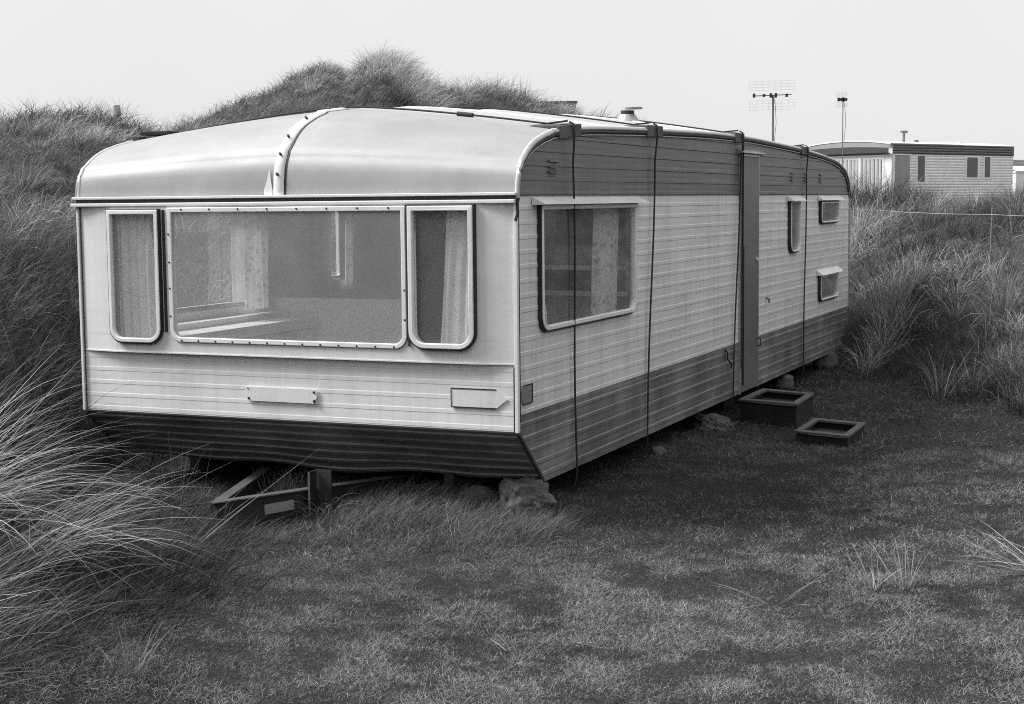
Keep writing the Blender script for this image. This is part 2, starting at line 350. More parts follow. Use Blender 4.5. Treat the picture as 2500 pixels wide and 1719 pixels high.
# lawn of short grass
def lawn(n, r0, r1, L, w, nseg=2):
    x, y = wedge(n, r0, r1, -.43, .43); h, T, D, r, th = terrain(x, y, True)
    lx, ly = to_local(x, y); under = (lx > -2.6) & (lx < -.15) & (ly > .35) & (ly < 8.6)
    keep = (r < T+1.2) & ~(under & (rng.uniform(0, 1, n) < .75)); x, y, h = x[keep], y[keep], h[keep]; m = len(x)
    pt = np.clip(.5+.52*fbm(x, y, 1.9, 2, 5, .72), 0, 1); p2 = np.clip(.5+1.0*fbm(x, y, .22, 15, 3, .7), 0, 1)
    pale = smooth((x*.8-y+8.2)/3.2); pt = .25+.75*pt; tone = (.058+.06*pt+(.05+.13*pt)*pale)*(.5+.95*p2)*np.exp(rng.normal(0, .6, m)); tone = np.where(rng.uniform(0, 1, m) < .06, tone*2.2, tone)  # blades painted darker by the caravan to deepen its shadow, paler toward near right
    near = np.exp(-np.clip(np.maximum(-1-lx[keep]*0, 0), 0, 1))
    d = np.minimum(np.abs(ly[keep]), 3)*(lx[keep] < .1)+3*(lx[keep] >= .1)
    longer = np.exp(-(d/.55)**2)*(ly[keep] < .6)
    LL = L*(.75+.4*pt)*(.65+.6*p2)*rng.uniform(.5, 1.4, m)*(1+1.3*longer)
    phi = rng.uniform(0, 6.283, m)
    return blades(np.stack([x, y, h-.004], -1), LL, phi, rng.uniform(.5, 1.5, m), rng.uniform(-.2, 1.0, m), w*rng.uniform(.7, 1.3, m), np.clip(tone, .015, .5), nseg)
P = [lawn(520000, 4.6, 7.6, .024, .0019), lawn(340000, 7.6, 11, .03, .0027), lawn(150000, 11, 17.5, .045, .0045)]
x, y = wedge(4500, 4.6, 13, -.43, .43); k = (terrain(x, y, True)[3] < terrain(x, y, True)[1]) & ~in_caravan(x, y, -.3) & (rng.uniform(0, 1, len(x)) < np.clip(.35+1.2*fbm(x, y, .8, 9, 3), .05, 1)); x, y = x[k], y[k]
P.append(tufts(x, y, 7, .07, .0024, .05+.11*np.clip(.5+fbm(x, y, 1.2, 5), 0, 1), .04, .2, .2, (.5, 1.4), (.2, 1.3), 3))
# coarser growth along the caravan front and round the stone
lx = rng.uniform(-2.9, .3, 700); ly = rng.uniform(-.75, .35, 700); x, y = to_world(lx, ly); k = ~((x > -1.8) & (x < -.85) & (y > 7.9)); x, y = x[k], y[k]
P.append(tufts(x, y, 12, .11, .003, .11, .06, .5, .5, (.2, 1.0), (.3, 1.2), 3))
lx = rng.uniform(-1.1, .25, 420); ly = rng.uniform(-.3, .3, 420); x, y = to_world(lx, ly); k = np.hypot(x-.08, y-8.4) > .2; x, y = x[k], y[k]
P.append(tufts(x, y, 14, .15, .003, .14, .05, .6, .7, (.5, 1.1), (.2, .9), 3))
x = rng.uniform(-1.95, -1.2, 90); y = rng.uniform(7.95, 8.3, 90); P.append(tufts(x, y, 12, .10, .0026, .11, .05, .3, .4, (.3, 1.2), (.2, 1.0), 3))
x = rng.uniform(-1.45, -.75, 60); y = 8.62+.72*(x+1.45)+rng.uniform(.18, .5, 60); P.append(tufts(x, y, 12, .19, .003, .17, .04, .3, .3, (.0, .7), (.2, .9), 4))
# under and beside the far side
lx = rng.uniform(-2.6, .9, 900); ly = rng.uniform(2, 9.4, 900); x, y = to_world(lx, ly)
P.append(tufts(x, y, 10, .12, .003, .10, .05, .5, .3, (.2, 1.1), (.2, 1.0), 3))
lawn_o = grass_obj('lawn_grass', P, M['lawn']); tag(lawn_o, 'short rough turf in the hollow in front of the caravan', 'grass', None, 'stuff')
# rough growth at the left foreground
x = rng.uniform(-3.9, -1.15, 1500); y = rng.uniform(4.6, 9.3, 1500); k = ((x+3.0)/1.75)**2+((y-6.6)/2.6)**2 < 1+.35*wob(x, y, .8, 5); x, y = x[k], y[k]; k = ~in_caravan(x, y, .1); x, y = x[k], y[k]
P = [tufts(x, y, 16, .26, .003, scale_patch(x, y, .9, 9, .02, .06), .08, .1, .5, (.3, 1.2), (.3, 1.2), 4)]
o = grass_obj('rough_grass', P, M['lawn']); tag(o, 'dark knee-high rough grass at the left foreground', 'grass', None, 'stuff')

# tussocks one can point at
def tussock(name, label, x, y, nb, L, w, tone, wind, windk, lean, curl, spread=.12, nseg=7, wl=.18, group=None, tonev=.3):
    z = tz(x, y)
    o = grass_obj(name, [tufts(np.array([x]), np.array([y]), nb, L, w, tone, spread, wind, windk, lean, curl, nseg, tonev, wl)], M['marram'], None, (x, y, z))
    return tag(o, label, 'grass tussock', group)
GT = 'marram tussocks in the left foreground'
tussock('grass_tussock', 'large pale arching tussock at the left edge, level with the caravan skirt', -2.45, 6.42, 230, .92, .0038, .42, 0.12, .72, (.45, 1.3), (.2, 1.4), .15, 8, .45, GT, .6)
tussock('grass_tussock', 'sparse upper tussock whose long thin blades lean right below the caravan front corner', -2.85, 6.95, 110, .95, .004, .32, .25, .8, (.4, 1.1), (.6, 1.2), .16, 8, .2, GT, .6)
tussock('grass_tussock', 'middle tussock with blades drooping right over dark ground, below the largest tussock', -1.95, 6.2, 110, .75, .0036, .34, -.15, .8, (.7, 1.3), (.3, 1.0), .12, 7, .35, GT, .6)
tussock('grass_tussock', 'low tussock in the lower left whose blades sweep right along the ground', -2.1, 5.6, 100, .66, .0036, .26, .1, .85, (.55, 1.2), (.3, 1.0), .17, 7, .3, GT, .6)
tussock('grass_tussock', 'small upright light tuft near the bottom edge at the left', -1.33, 5.25, 26, .24, .0035, .3, .6, .2, (.0, .5), (.1, .8), .04, 5, .5, GT)
tussock('grass_tussock', 'flat dark tussock in the bottom left corner', -1.95, 5.1, 150, .5, .0038, .16, .1, .8, (.6, 1.3), (.2, .9), .2, 6, .3, GT)
GL = 'thin pale tufts on the open turf'
def tuft(label, x, y, nb, L, wind, windk, lean, curl, tone=.48, w=.0040, spread=.03):
    tussock('grass_tuft', label, x, y, int(nb*1.5), L, w, tone, wind, windk, lean, curl, spread, 5, .45, GL, .3)
tuft('small pale forked tuft leaning left, left one of the pair on the right turf', 1.56, 6.72, 9, .24, 2.6, .55, (.3, .9), (.1, .5))
tuft('pale upright branching tuft, right one of the pair on the right turf', 1.72, 6.74, 14, .25, 2.0, .35, (.0, .7), (.1, .6))
tuft('three bent pale straws crossing on the turf left of the forked pair', 1.13, 6.58, 5, .28, 2.6, .3, (.7, 1.3), (.0, .5))
tuft('long pale tuft lying to the left at the right edge', 2.36, 6.95, 26, .50, 2.95, .85, (.85, 1.3), (.1, .5))
tuft('flat pale tuft at the right edge just under the long one', 2.5, 6.75, 20, .48, 3.3, .85, (.9, 1.3), (.3, .6))
tuft('low bent tuft of straws on the turf below the stone', .0, 5.82, 6, .2, .1, .6, (.8, 1.3), (.2, .6), .3)
tuft('thin sprig sticking up in the dark turf right of the steps', 1.33, 7.55, 3, .22, .5, .2, (.0, .3), (.1, .4), .2)
tuft('tuft of long straws crossing the drawbar at its near end', -1.62, 7.35, 4, .85, .75, .9, (.75, 1.0), (.05, .3), .30, .0035)
tuft('clump drooping over the foot of the front steady', -1.05, 8.55, 45, .28, -1.2, .5, (.2, .6), (1.2, 2.0), .16, .003, .06)
tuft('dry clump standing under the left end of the caravan skirt', -1.93, 8.85, 16, .42, .2, .2, (.0, .4), (.1, .7), .22, .003, .07)
tuft('thin two-stalk tuft at the bottom edge left of centre', -.55, 5.2, 3, .2, .6, .4, (.1, .5), (.1, .4), .3)
tuft('upright pale reedy clump against the rear corner of the caravan', 3.75, 15.7, 90, .9, 1.2, .2, (.0, .35), (.1, .6), .3, .005, .15)
tuft('fanned pale clump low on the right bank', 4.6, 14.6, 70, .75, 2.4, .2, (.0, .7), (.2, .9), .3, .005, .1)

# ------------------------------------------------------------------ the caravan
W, LN = 2.8024, 8.8108
GZ0 = -.07; ZB = EYE+.02477-GZ0
car = empty('caravan', (CX, CY, GZ0), YAW); tag(car, 'weathered white and grey static caravan roped down in the dunes', 'caravan')
OFF = (0, 0, ZB)
def B(): return MB(OFF)
ZWF, ZWS, ZSK = -1.2476, -1.16, -1.57
FA, RB = .362, .332                    # how far the skirt tucks in at front and rear
EY = np.array([0, .003, .010, .028, .060, .13, .225, .40, .722, 1.067, 2.03, 3.6, 4.78, 6.51, 7.62, 8.19, 8.565, 8.70, 8.77, LN])
EZ = np.array([-.005, .055, .100, .138, .175, .235, .282, .330, .373, .389, .417, .447, .45, .412, .365, .32, .245, .165, .09, 0])
def _smooth_e():
    ys = np.unique(np.concatenate([np.linspace(0, .06, 9), np.linspace(.06, .5, 14), np.linspace(.5, 8, 40), np.linspace(8, LN, 16)])); e = np.interp(ys, EY, EZ)
    for _ in range(2):
        e2 = e.copy(); e2[1:-1] = .25*e[:-2]+.5*e[1:-1]+.25*e[2:]; e = e2
    return ys, e
RY, RE = _smooth_e()
def ez(y): return float(np.interp(y, RY, RE))
def roofz(x, y): u = (x+W/2)/(W/2); e = ez(y); return e+.42*max(e, 0)*(1-(min(abs(u), 1)**2+.0036)**.66+.0244)
# roof
US = np.linspace(-1, 1, 41)
def roof_piece(ys, u0, u1, dz=0.0, ov=.015):
    us = [u for u in US if u0-1e-6 <= u <= u1+1e-6]; rows = []
    for yy in ys:
        rows.append([(-W/2+u*(W/2+ov), yy, roofz(-W/2+u*W/2, yy)+dz) for u in us])
    return rows
YD = [v for v in RY if v <= .76]; YR = [YD[-1]]+[v for v in RY if v > .76]
m = B(); m.grid(roof_piece(YD, -1, 1)); dome = m.build('roof_dome', M['dome'], car, rec=False)
m = B(); m.grid(roof_piece(YR, -1, 1)); roof = m.build('roof', M['roof'], car, rec=False)
# raised seams across the roof and centre rib on the dome
m = B()
for yy in (1.55, 2.75, 3.95, 5.15, 6.35, 7.5):
    m.grid([[(x, yy+d, roofz(x, yy)+h) for x in np.linspace(-W, 0, 21)] for d, h in ((-.02, .001), (-.012, .009), (.012, .009), (.02, .001))])
m.build('roof_seam', M['trim'], roof)
m = B(); ys = [v for v in RY if v <= .95]; XC = -1.43; rows = []
for yy in ys:
    z = roofz(XC, yy); d = .006
    yo = -.012*max(0, 1-yy/.3)
    rows.append([(XC-.034, yy+yo*.2, z+.001), (XC-.028, yy+yo, z+.010), (XC, yy+yo*1.4, z+.013), (XC+.028, yy+yo, z+.010), (XC+.034, yy+yo*.2, z+.001)])
m.grid(rows); rib = m.build('centre_rib', M['trim'], dome)
m = B()
m.grid([[(p[0], p[1]-.001, p[2]+.002) for p in (( r[4][0], r[4][1], r[4][2]-.002), (r[4][0]+.012, r[4][1], r[4][2]-.001))] for r in rows])
m.build('rib_sealant', M['black'], dome)
for yy in (.012, .05, .14, .34, .6):
    m = B(); z = roofz(XC, yy); m.tube([(XC+.004, yy-.022, z+.006), (XC+.004, yy-.036, z+.016)], .008, 8); m.build('rivet', M['black'], rib)
# smears of sealant on the dome just above the gutter
m = B()
for a, b_, hh in ((-1.465, -1.52, .06),):
    n = max(4, int(abs(b_-a)/.03)); top = []; bot = []
    for k in range(n+1):
        x = a+(b_-a)*k/n; h = hh*(.35+.65*random.random())*math.sin(math.pi*(k+.4)/(n+.8))
        yv = .0+.4*h; top.append((x, yv-.008, roofz(x, yv)+.006)); bot.append((x, -.010, .008))
    m.grid([bot, top])
m.build('sealant', M['panel'], dome, rec=False)
# edge trim up and over both sides
def edge_trim(x, sgn, mat, dy=.0, w=.02, dz=0, r=.012):
    m = B(); m.tube([(x, yy, roofz(x, yy)+dz) for yy in RY], r, 8); return m
for x, s in ((0, 1), (-W, -1)):
    edge_trim(x+s*.006, s, None, dz=.002, r=.008).build('edge_trim', M['trim'], car); edge_trim(x+s*.014, s, None, dz=-.008, r=.012).build('edge_bead', M['alu'], car)
    edge_trim(x+s*.014, s, None, dz=-.026, r=.010).build('edge_seal', M['black'], car)
    edge_trim(x+s*.012, s, None, dz=-.044, r=.005).build('lower_edge_trim', M['alu'], car)
# gutter: two rails with a dark gap
m = B(); m.box(-W-.03, .012, -.030, -.002, .002, .017); m.build('upper_gutter_rail', M['trim'], car, .003)
m = B(); m.box(-W-.01, .0, -.014, .0, -.020, .002); m.build('gutter_gap', M['black'], car)
m = B(); m.box(-W-.03, .010, -.042, -.002, -.040, -.020); m.build('lower_gutter_rail', M['trim'], car, .004)
m = B(); m.tube([(.012, -.012, -.02), (.02, -.014, -.09), (.008, -.02, -.13)], .008, 6); m.build('gutter_spout', M['black'], car)

# ribbed cladding with window openings ---------------------------------
PT = .0775
def rib_levels(z0, z1, deep=1., pt=PT, ph=0., groove=False):
    prof = ((0, 0), (.10, .0045), (.45, .006), (.80, .003), (.90, -.0035), (.96, -.002)); out = []
    if groove: prof = ((0, 0), (.05, .0030), (.30, .0030), (.36, 0))
    k = math.floor((z0-ph)/pt)-1
    while ph+k*pt < z1+pt:
        for a, d in prof:
            z = ph+(k+a)*pt
            if z0+1e-4 < z < z1-1e-4: out.append((z, d*deep))
        k += 1
    return [(z0, 0)]+out+[(z1, 0)]
def hole_span(h, z):
    """h=(a0,a1,z0,z1,radius of lower corners); span of the opening at height z"""
    a0, a1, z0, z1, r = h
    if z < z0-1e-9 or z > z1+1e-9: return None
    if z < z0+r: d = r-math.sqrt(max(0, r*r-(z0+r-z)**2)); return (a0+d, a1-d)
    return (a0, a1)
def cladding(a_lo, a_hi, levels, holes, place, m):
    """levels (z, depth); a_lo/a_hi functions of z; place(a,z,d)->xyz"""
    zs = [z for z, _ in levels]; dd = [d for _, d in levels]
    ex = []
    for h in holes:
        ex += [h[2], h[3]]+[h[2]+h[4]*(1-math.cos(t)) for t in np.linspace(0, math.pi/2, 7)]
    allz = sorted(set([round(z, 5) for z in zs]+[round(z, 5) for z in ex if zs[0] < z < zs[-1]]))
    for z0, z1 in zip(allz[:-1], allz[1:]):
        if z1-z0 < 2e-5: continue
        d0 = float(np.interp(z0, zs, dd)); d1 = float(np.interp(z1, zs, dd)); zm = (z0+z1)/2
        cuts = []
        for h in holes:
            if hole_span(h, zm): cuts.append((hole_span(h, min(max(z0, h[2]), h[3])), hole_span(h, min(max(z1, h[2]), h[3]))))
        cuts.sort()
        L0, L1 = a_lo(z0), a_lo(z1)
        for (c0, c1) in cuts+[((a_hi(z0), None), (a_hi(z1), None))]:
            m.quad(place(L0, z0, d0), place(c0[0], z0, d0), place(c1[0], z1, d1), place(L1, z1, d1), False)
            L0, L1 = c0[1], c1[1]
# front lower white band, front skirt
m = B(); cladding(lambda z: -W, lambda z: 0, rib_levels(ZWF, -.885, .45, groove=True), [], lambda a, z, d: (a, -d, z), m); m.build('front_cladding', M['white'], car, rec=False)
def skirt_place(a, z, d):
    t = (ZWF-z)/(ZWF-ZSK); sag = .012*math.sin((a+W)*3.1)*t+.012*math.sin(a*7+1)*t*t; return (a, FA*t-d*1.3, z-d*.8+sag*t)
m = B(); cladding(lambda z: -W, lambda z: 0, [(z, d) for z, d in rib_levels(ZSK, ZWF, 2.0, .052)], [], lambda a, z, d: skirt_place(a, z, d), m)
# split into columns so the bottom edge can sag
m = B(); lv = rib_levels(ZSK, ZWF, 2.2, .0537, groove=True); xs = np.linspace(-W, 0, 30)
m.grid([[skirt_place(a, z, d) for a in xs] for z, d in lv], False); m.build('front_skirt', M['skirt'], car, rec=False)
# front bay panel holding the three windows
SL = (-2.562, -2.205, -.826, -.060, .085); BG = (-2.150, -.622, -.818, -.048, .075); SR = (-.600, -.218, -.808, -.050, .09)
def bay(z):  # forward depth of the middle of the bay
    return .036
def bayp(a, z):
    e = smooth(np.minimum((a+W)/.26, (-a)/.24)); e = float(min(max(min((a+W)/.26, -a/.24), 0), 1)); return -bay(z)*e
def inset(h, k=.012): return (h[0]+k, h[1]-k, h[2]+k, h[3]-k, max(h[4]-k, .01))
m = B(); hs = [inset(SL), inset(BG), inset(SR)]
xs0 = (-W, -W+.26, -.24, 0)
def bay_clad(m, holes, zs0, zs1):
    zz = set(np.linspace(zs0, zs1, 10).round(5))
    for h in holes: zz |= set(np.round([h[2], h[3]]+[h[2]+h[4]*(1-math.cos(t)) for t in np.linspace(0, math.pi/2, 9)], 5))
    zz = sorted(z for z in zz if zs0 <= z <= zs1)
    for z0, z1 in zip(zz[:-1], zz[1:]):
        zm = (z0+z1)/2; segs = []
        L0 = L1 = -W
        for h in holes:
            if hole_span(h, zm):
                a = hole_span(h, min(max(z0, h[2]), h[3])); b_ = hole_span(h, min(max(z1, h[2]), h[3])); segs.append((L0, a[0], L1, b_[0])); L0, L1 = a[1], b_[1]
        segs.append((L0, 0, L1, 0))
        for a0, a1, b0, b1 in segs:
            br = [x for x in xs0 if min(a0, b0)+.012 < x < max(a1, b1)-.012]
            A = [a0]+br+[a1]; Bq = [b0]+br+[b1]
            for i in range(len(A)-1):
                m.quad((A[i], bayp(A[i], z0), z0), (A[i+1], bayp(A[i+1], z0), z0), (Bq[i+1], bayp(Bq[i+1], z1), z1), (Bq[i], bayp(Bq[i], z1), z1))
bay_clad(m, hs, -.885, -.03)
xs = (-W, -W+.26, -.24, 0)      # underside of the bay
m.add([(a, bayp(a, -.885), -.885) for a in xs]+[(a, .002, -.893) for a in xs], [(i, i+1, 5+i, 4+i) for i in range(3)])
m.build('front_panel', M['panel'], car, rec=False)
m = B()
for i in range(3): m.bar((xs[i], bayp(xs[i], -.885)-.001, -.884), (xs[i+1], bayp(xs[i+1], -.885)-.001, -.884), .006, .007)
m.build('panel_lip', M['trim'], car)

def rring(h, n=8, rt=.006):
    """outline of opening h, rounded below, near square above; anticlockwise"""
    a0, a1, z0, z1, r = h; P = []
    for cx, cz, rr, s in ((a1-r, z0+r, r, -math.pi/2), (a1-rt, z1-rt, rt, 0), (a0+rt, z1-rt, rt, math.pi/2), (a0+r, z0+r, r, math.pi)):
        for k in range(n+1): t = s+math.pi/2*k/n; P.append((cx+rr*math.cos(t), cz+rr*math.sin(t)))
    return P
def grow(h, k): return (h[0]-k, h[1]+k, h[2]-k, h[3]+k, max(h[4]+k, .008))
def ring_mesh(m, h, w, d0, d1, place, smoothf=True):
    """frame bar: outer outline h, width w inward, from depth d0 (wall) to d1 (front)"""
    o = rring(h); i = rring(grow(h, -w)); n = len(o)
    rows = [[place(a, z, d0) for a, z in o], [place(a, z, d1-.003) for a, z in o], [place(a, z, d1) for a, z in rring(grow(h, -.004))], [place(a, z, d1) for a, z in rring(grow(h, -w+.004))], [place(a, z, d1-.004) for a, z in i], [place(a, z, d0) for a, z in i]]
    for r in rows: r.append(r[0])
    m.grid(rows, False)
def pane_mesh(m, h, d, place): P = rring(h); m.add([place(a, z, d) for a, z in P], [tuple(range(len(P)))])
def window(parent, h, place, fw=.03, depth=.035, proud=.022, screws=0, seal=.008, glass='glass', name='window', frame='trim'):
    m = B(); ring_mesh(m, h, fw, 0, proud, place); w = m.build(name, M[frame], parent)
    m = B(); ring_mesh(m, grow(h, seal), seal+.004, -.004, proud*.86 if seal > .006 else .004, place); m.build('seal', M['black'], w)
    m = B(); pane_mesh(m, grow(h, -fw+.002), proud*.3, place); m.build('pane', M[glass], w, rec=False)
    return w
fp = lambda a, z, d: (a, bayp(a, z)-d, z)
w1 = window(car, SL, fp, .025, proud=.030, seal=.007)
w2 = window(car, BG, fp, .028, proud=.012, seal=.003, glass='glass_hazy')
w3 = window(car, SR, fp, .027, proud=.034, seal=.008)
def screw(a, z, d):      # each screw head round the big frame
    m = B(); m.tube([fp(a, z, d-.004), fp(a, z, d+.003)], .0055, 8); m.build('screw', M['black'], w2)
for k in range(13): screw(-2.07+k*(1.37/12), -.808, .012)
for k in range(8): screw(-2.05+k*.19, -.059, .012)
for z in (-.2, -.36, -.51, -.67): screw(-2.141, z, .012)
for z in (-.50, -.66): screw(-.631, z, .012)
m = B(); m.bar(fp(-.611, -.06, .006), fp(-.611, -.80, .006), .010, .012); m.build('mullion_strip', M['darkgap'], car)
m = B(); m.bar(fp(-2.178, -.06, .004), fp(-2.178, -.76, .004), .014, .012); m.build('mullion_gap', M['black'], car)

# right side wall -------------------------------------------------------
SW = (.302, 1.885, -.735, -.052, .085)      # big side window
sp_ = lambda a, z, d: (d, a, z)
def top_edge(z):   # side wall ends along the roof curve
    return z
lo = lambda z: 0.; hi = lambda z: LN
NS = (6.10, 6.47, -.505, -.055, .10); US_ = (7.36, 8.18, -.268, -.070, .06); LS = (7.35, 8.17, -1.012, -.775, .06)
DR = (4.44, 5.03, ZSK, .315, .005)
m = B(); cladding(lo, hi, rib_levels(ZWS, 0, .8, groove=True), [inset(SW), inset(NS), inset(US_), inset(LS), (DR[0], DR[1], ZWS, 0, .0)], sp_, m)
m.build('side_cladding', M['white_side'], car, rec=False)
# dark band above, bounded by roof curve
def ylo(z): return float(np.interp(z, RE[:30], RY[:30])) if z > 0 else 0.
def yhi(z): return float(np.interp(-z, -RE[-30:], RY[-30:])) if z > 0 else LN
ztop = float(RE.max())-.004
i0 = int(np.argmax(RE))
ylo = lambda z: float(np.interp(z, np.maximum.accumulate(RE[:i0+1]), RY[:i0+1])) if z > 0 else 0.
yhi = lambda z: float(np.interp(z, np.maximum.accumulate(RE[i0:][::-1]), RY[i0:][::-1])) if z > 0 else LN
m = B(); cladding(ylo, yhi, rib_levels(.0, ztop, 1.7, groove=True), [(DR[0], DR[1], 0, .315, .0)], sp_, m); m.build('upper_side_band', M['dark'], car, rec=False)
m = B(); cladding(ylo, yhi, rib_levels(.0, ztop, 1.7), [], lambda a, z, d: (-W-d, a, z), m); m.build('upper_far_side_band', M['dark'], car, rec=False)
klo = lambda z: FA*(max(ZWF-z, 0))/(ZWF-ZSK); khi = lambda z: LN-RB*(max(ZWS-z, 0))/(ZWS-ZSK)
m = B(); cladding(klo, khi, rib_levels(ZSK, ZWS, 1.2, .0775, .01, groove=True), [(DR[0], DR[1], ZSK, ZWS, .0)], sp_, m); m.build('side_skirt', M['skirt'], car, rec=False)
m = B(); cladding(klo, khi, rib_levels(ZSK, ZWS, 1.5), [], lambda a, z, d: (-W-d, a, z), m); m.build('far_side_skirt', M['skirt'], car, rec=False)
NW = (2.74, 3.12, -.62, -.052, .03)
m = B(); cladding(lo, hi, rib_levels(ZWS, 0), [inset(SW), inset(NW)], lambda a, z, d: (-W-d, a, z), m); m.build('far_side_cladding', M['white_side'], car, rec=False)
m = B(); m.bar((.004, 0, .001), (.004, 4.44, .001), .006, .004); m.bar((.004, 5.03, .001), (.004, LN, .001), .006, .004); m.build('band_joint', M['black'], car)
# rear wall and its skirt, floor, chassis
m = B(); m.quad((-W, LN, ZWS), (0, LN, ZWS), (0, LN, .0), (-W, LN, .0)); m.quad((-W, LN-RB, ZSK), (0, LN-RB, ZSK), (0, LN, ZWS), (-W, LN, ZWS)); m.build('rear_wall', M['white_side'], car)
m = B(); m.box(-W+.03, -.03, .40, LN-.36, ZSK+.02, ZSK+.06); m.build('underfloor', M['steel'], car)
for xx in (-.55, -W+.55):
    m = B(); m.box(xx-.03, xx+.03, .3, LN-.5, ZSK-.10, ZSK+.02); m.build('chassis_rail', M['steel'], car)
m = B()
for yy in (4.9,):
    for xx in (-.28, -W+.28):
        m = B(); m.tube([(xx-.08, yy, ZSK-.03), (xx+.08, yy, ZSK-.03)], .19, 18); m.build('wheel', M['black'], car)
# corner trims
m = B(); m.bar((.004, -.006, -.03), (.004, -.006, ZWF), .022, .022); m.build('corner_trim', M['trim'], car, .004)
m = B(); m.bar((.010, .012, -.03), (.010, .012, ZWF+.05), .008, .010); m.build('corner_seal', M['black'], car)
m = B(); m.bar((-.012, -.010, -.9), (-.012, -.010, ZWF), .006, .004); m.build('corner_joint', M['black'], car)
m = B(); m.bar((-W-.004, -.006, -.03), (-W-.004, -.006, ZWF), .018, .018); m.build('corner_trim', M['trim'], car, .004)
m = B(); m.bar((-W+.014, -.009, -.04), (-W+.014, -.009, ZWF), .005, .005); m.build('corner_joint', M['black'], car)
for xx in (.004, -W-.004):
    m = B(); m.bar((xx, -.004, ZWF), (xx, FA-.004, ZSK), .02, .02); m.build('skirt_corner_trim', M['darkgap'], car, .004)
m = B(); m.bar((.003, LN+.003, 0), (.003, LN+.003, ZWS), .02, .02); m.build('rear_corner_trim', M['alu'], car)
m = B(); m.bar((-W, -.004, ZWF), (0, -.004, ZWF), .006, .008); m.build('skirt_joint', M['darkgap'], car)

# side windows
ws = window(car, SW, sp_, .026, proud=.03, seal=.008)
window(car, SW, lambda a, z, d: (-W-d, a, z), .03, proud=.03, seal=.016)
window(car, NW, lambda a, z, d: (-W-d, a, z), .03, proud=.03, seal=.008)
window(car, NS, sp_, .014, proud=.035, seal=.010, glass='glass_frost', frame='trim')
window(car, US_, sp_, .014, proud=.035, seal=.010, glass='glass_frost', frame='trim')
window(car, LS, sp_, .014, proud=.035, seal=.010, glass='glass_frost', frame='trim')
def hood(y0, y1, z, hgt=.045, dep=.07, mat='trim'):
    m = B()
    m.add([(.0, y0, z), (.0, y1, z), (dep, y1-.0, z-hgt), (dep, y0+.0, z-hgt), (.006, y0, z-hgt-.004), (.006, y1, z-hgt-.004)],
          [(0, 1, 2, 3), (0, 3, 4), (1, 5, 2), (3, 2, 5, 4)])
    return m.build('window_hood', M[mat], car, rec=False)
hood(.215, 1.99, -.006, .042, .085); hood(6.05, 6.58, -.008, .046, .065); hood(7.30, 8.30, -.008, .046, .065); hood(7.29, 8.26, -.715, .05, .065)
# door
m = B(); m.box(.004, .022, DR[0]+.035, DR[1]-.03, ZSK+.01, .30)
door = m.build('door', M['door'], car, .004)
m = B(); m.box(-.01, .016, DR[0], DR[0]+.032, ZSK, .31); m.box(-.01, .016, DR[1]-.028, DR[1], ZSK, .31); m.box(-.01, .016, DR[0], DR[1], .302, .322); m.build('door_frame', M['alu'], door)
m = B(); m.box(.022, .034, DR[0]+.045, DR[0]+.06, -1.50, -.40); m.build('hinge_strip', M['black'], door)
m = B(); m.tube([(.02, 4.96, -1.165), (.05, 4.96, -1.165), (.05, 4.96, -1.225), (.02, 4.96, -1.225)], .007, 6); m.build('handle', M['black'], door)
m = B(); m.tube([(.02, 4.93, -.52), (.035, 4.93, -.52)], .015, 8); m.build('door_knob', M['trim'], door)
m = B(); m.add([(0, DR[0]-.06, .36), (0, DR[1]+.10, .36), (.06, DR[1]+.08, .325), (.06, DR[0]-.04, .325), (0, DR[0]-.05, .318), (0, DR[1]+.09, .318)], [(0, 1, 2, 3), (3, 2, 5, 4), (0, 3, 4), (1, 5, 2)])
m.build('door_drip_rail', M['alu'], car)
# louvre vents
for yv in (.52, 6.24, 6.78, 7.42):
    m = B()
    for k in range(3):
        z = .165-k*.030+.03
        m.add([(.004, yv-.06, z), (.004, yv+.06, z), (.020, yv+.055, z-.014), (.020, yv-.055, z-.014), (.004, yv-.06, z-.016), (.004, yv+.06, z-.016)], [(0, 1, 2, 3), (3, 2, 5, 4), (0, 3, 4), (1, 5, 2)])
    m.build('louvre_vent', M['dark'], car)
# number plate backing, arrow shaped markers
m = B(); m.box(-1.662, -1.206, -.016, -.009, -1.142, -1.062); pl = m.build('number_plate', M['trim'], car)
for x, z, r in ((-1.652, -1.072, .004), (-1.648, -1.128, .007), (-1.222, -1.078, .007), (-1.222, -1.128, .008)): m = B(); m.tube([(x, -.014, z), (x, -.020, z)], r, 8); m.build('screw', M['black'], pl)
m = B(); m.bar((-1.222, -.018, -1.148), (-1.206, -.018, -1.112), .003, .003); m.build('crack', M['black'], pl)
m = B(); pts = [(-.38, -1.022), (-.115, -1.022), (-.052, -1.072), (-.115, -1.122), (-.38, -1.122)]
m.add([(x, -.010, z) for x, z in pts]+[(x, -.004, z) for x, z in pts], [(0, 1, 2, 3, 4)]+[(i, (i+1) % 5, 5+(i+1) % 5, 5+i) for i in range(5)]); ar = m.build('arrow_marker', M['panel'], car)
m = B()
for a, b_ in ((pts[0], pts[1]), (pts[0], pts[4]), (pts[4], pts[3])): m.bar((a[0], -.011, a[1]), (b_[0], -.011, b_[1]), .003, .0055)
m.build('outline', M['black'], ar)
m = B(); p2 = [(.045, -1.035), (.07, -1.005), (.19, -1.005), (.19, -1.105), (.07, -1.105), (.045, -1.08)]
m.add([(.009, y, z) for y, z in p2]+[(.003, y, z) for y, z in p2], [(0, 1, 2, 3, 4, 5)]+[(i, (i+1) % 6, 6+(i+1) % 6, 6+i) for i in range(6)]); ar = m.build('side_marker', M['alu'], car)
m = B()
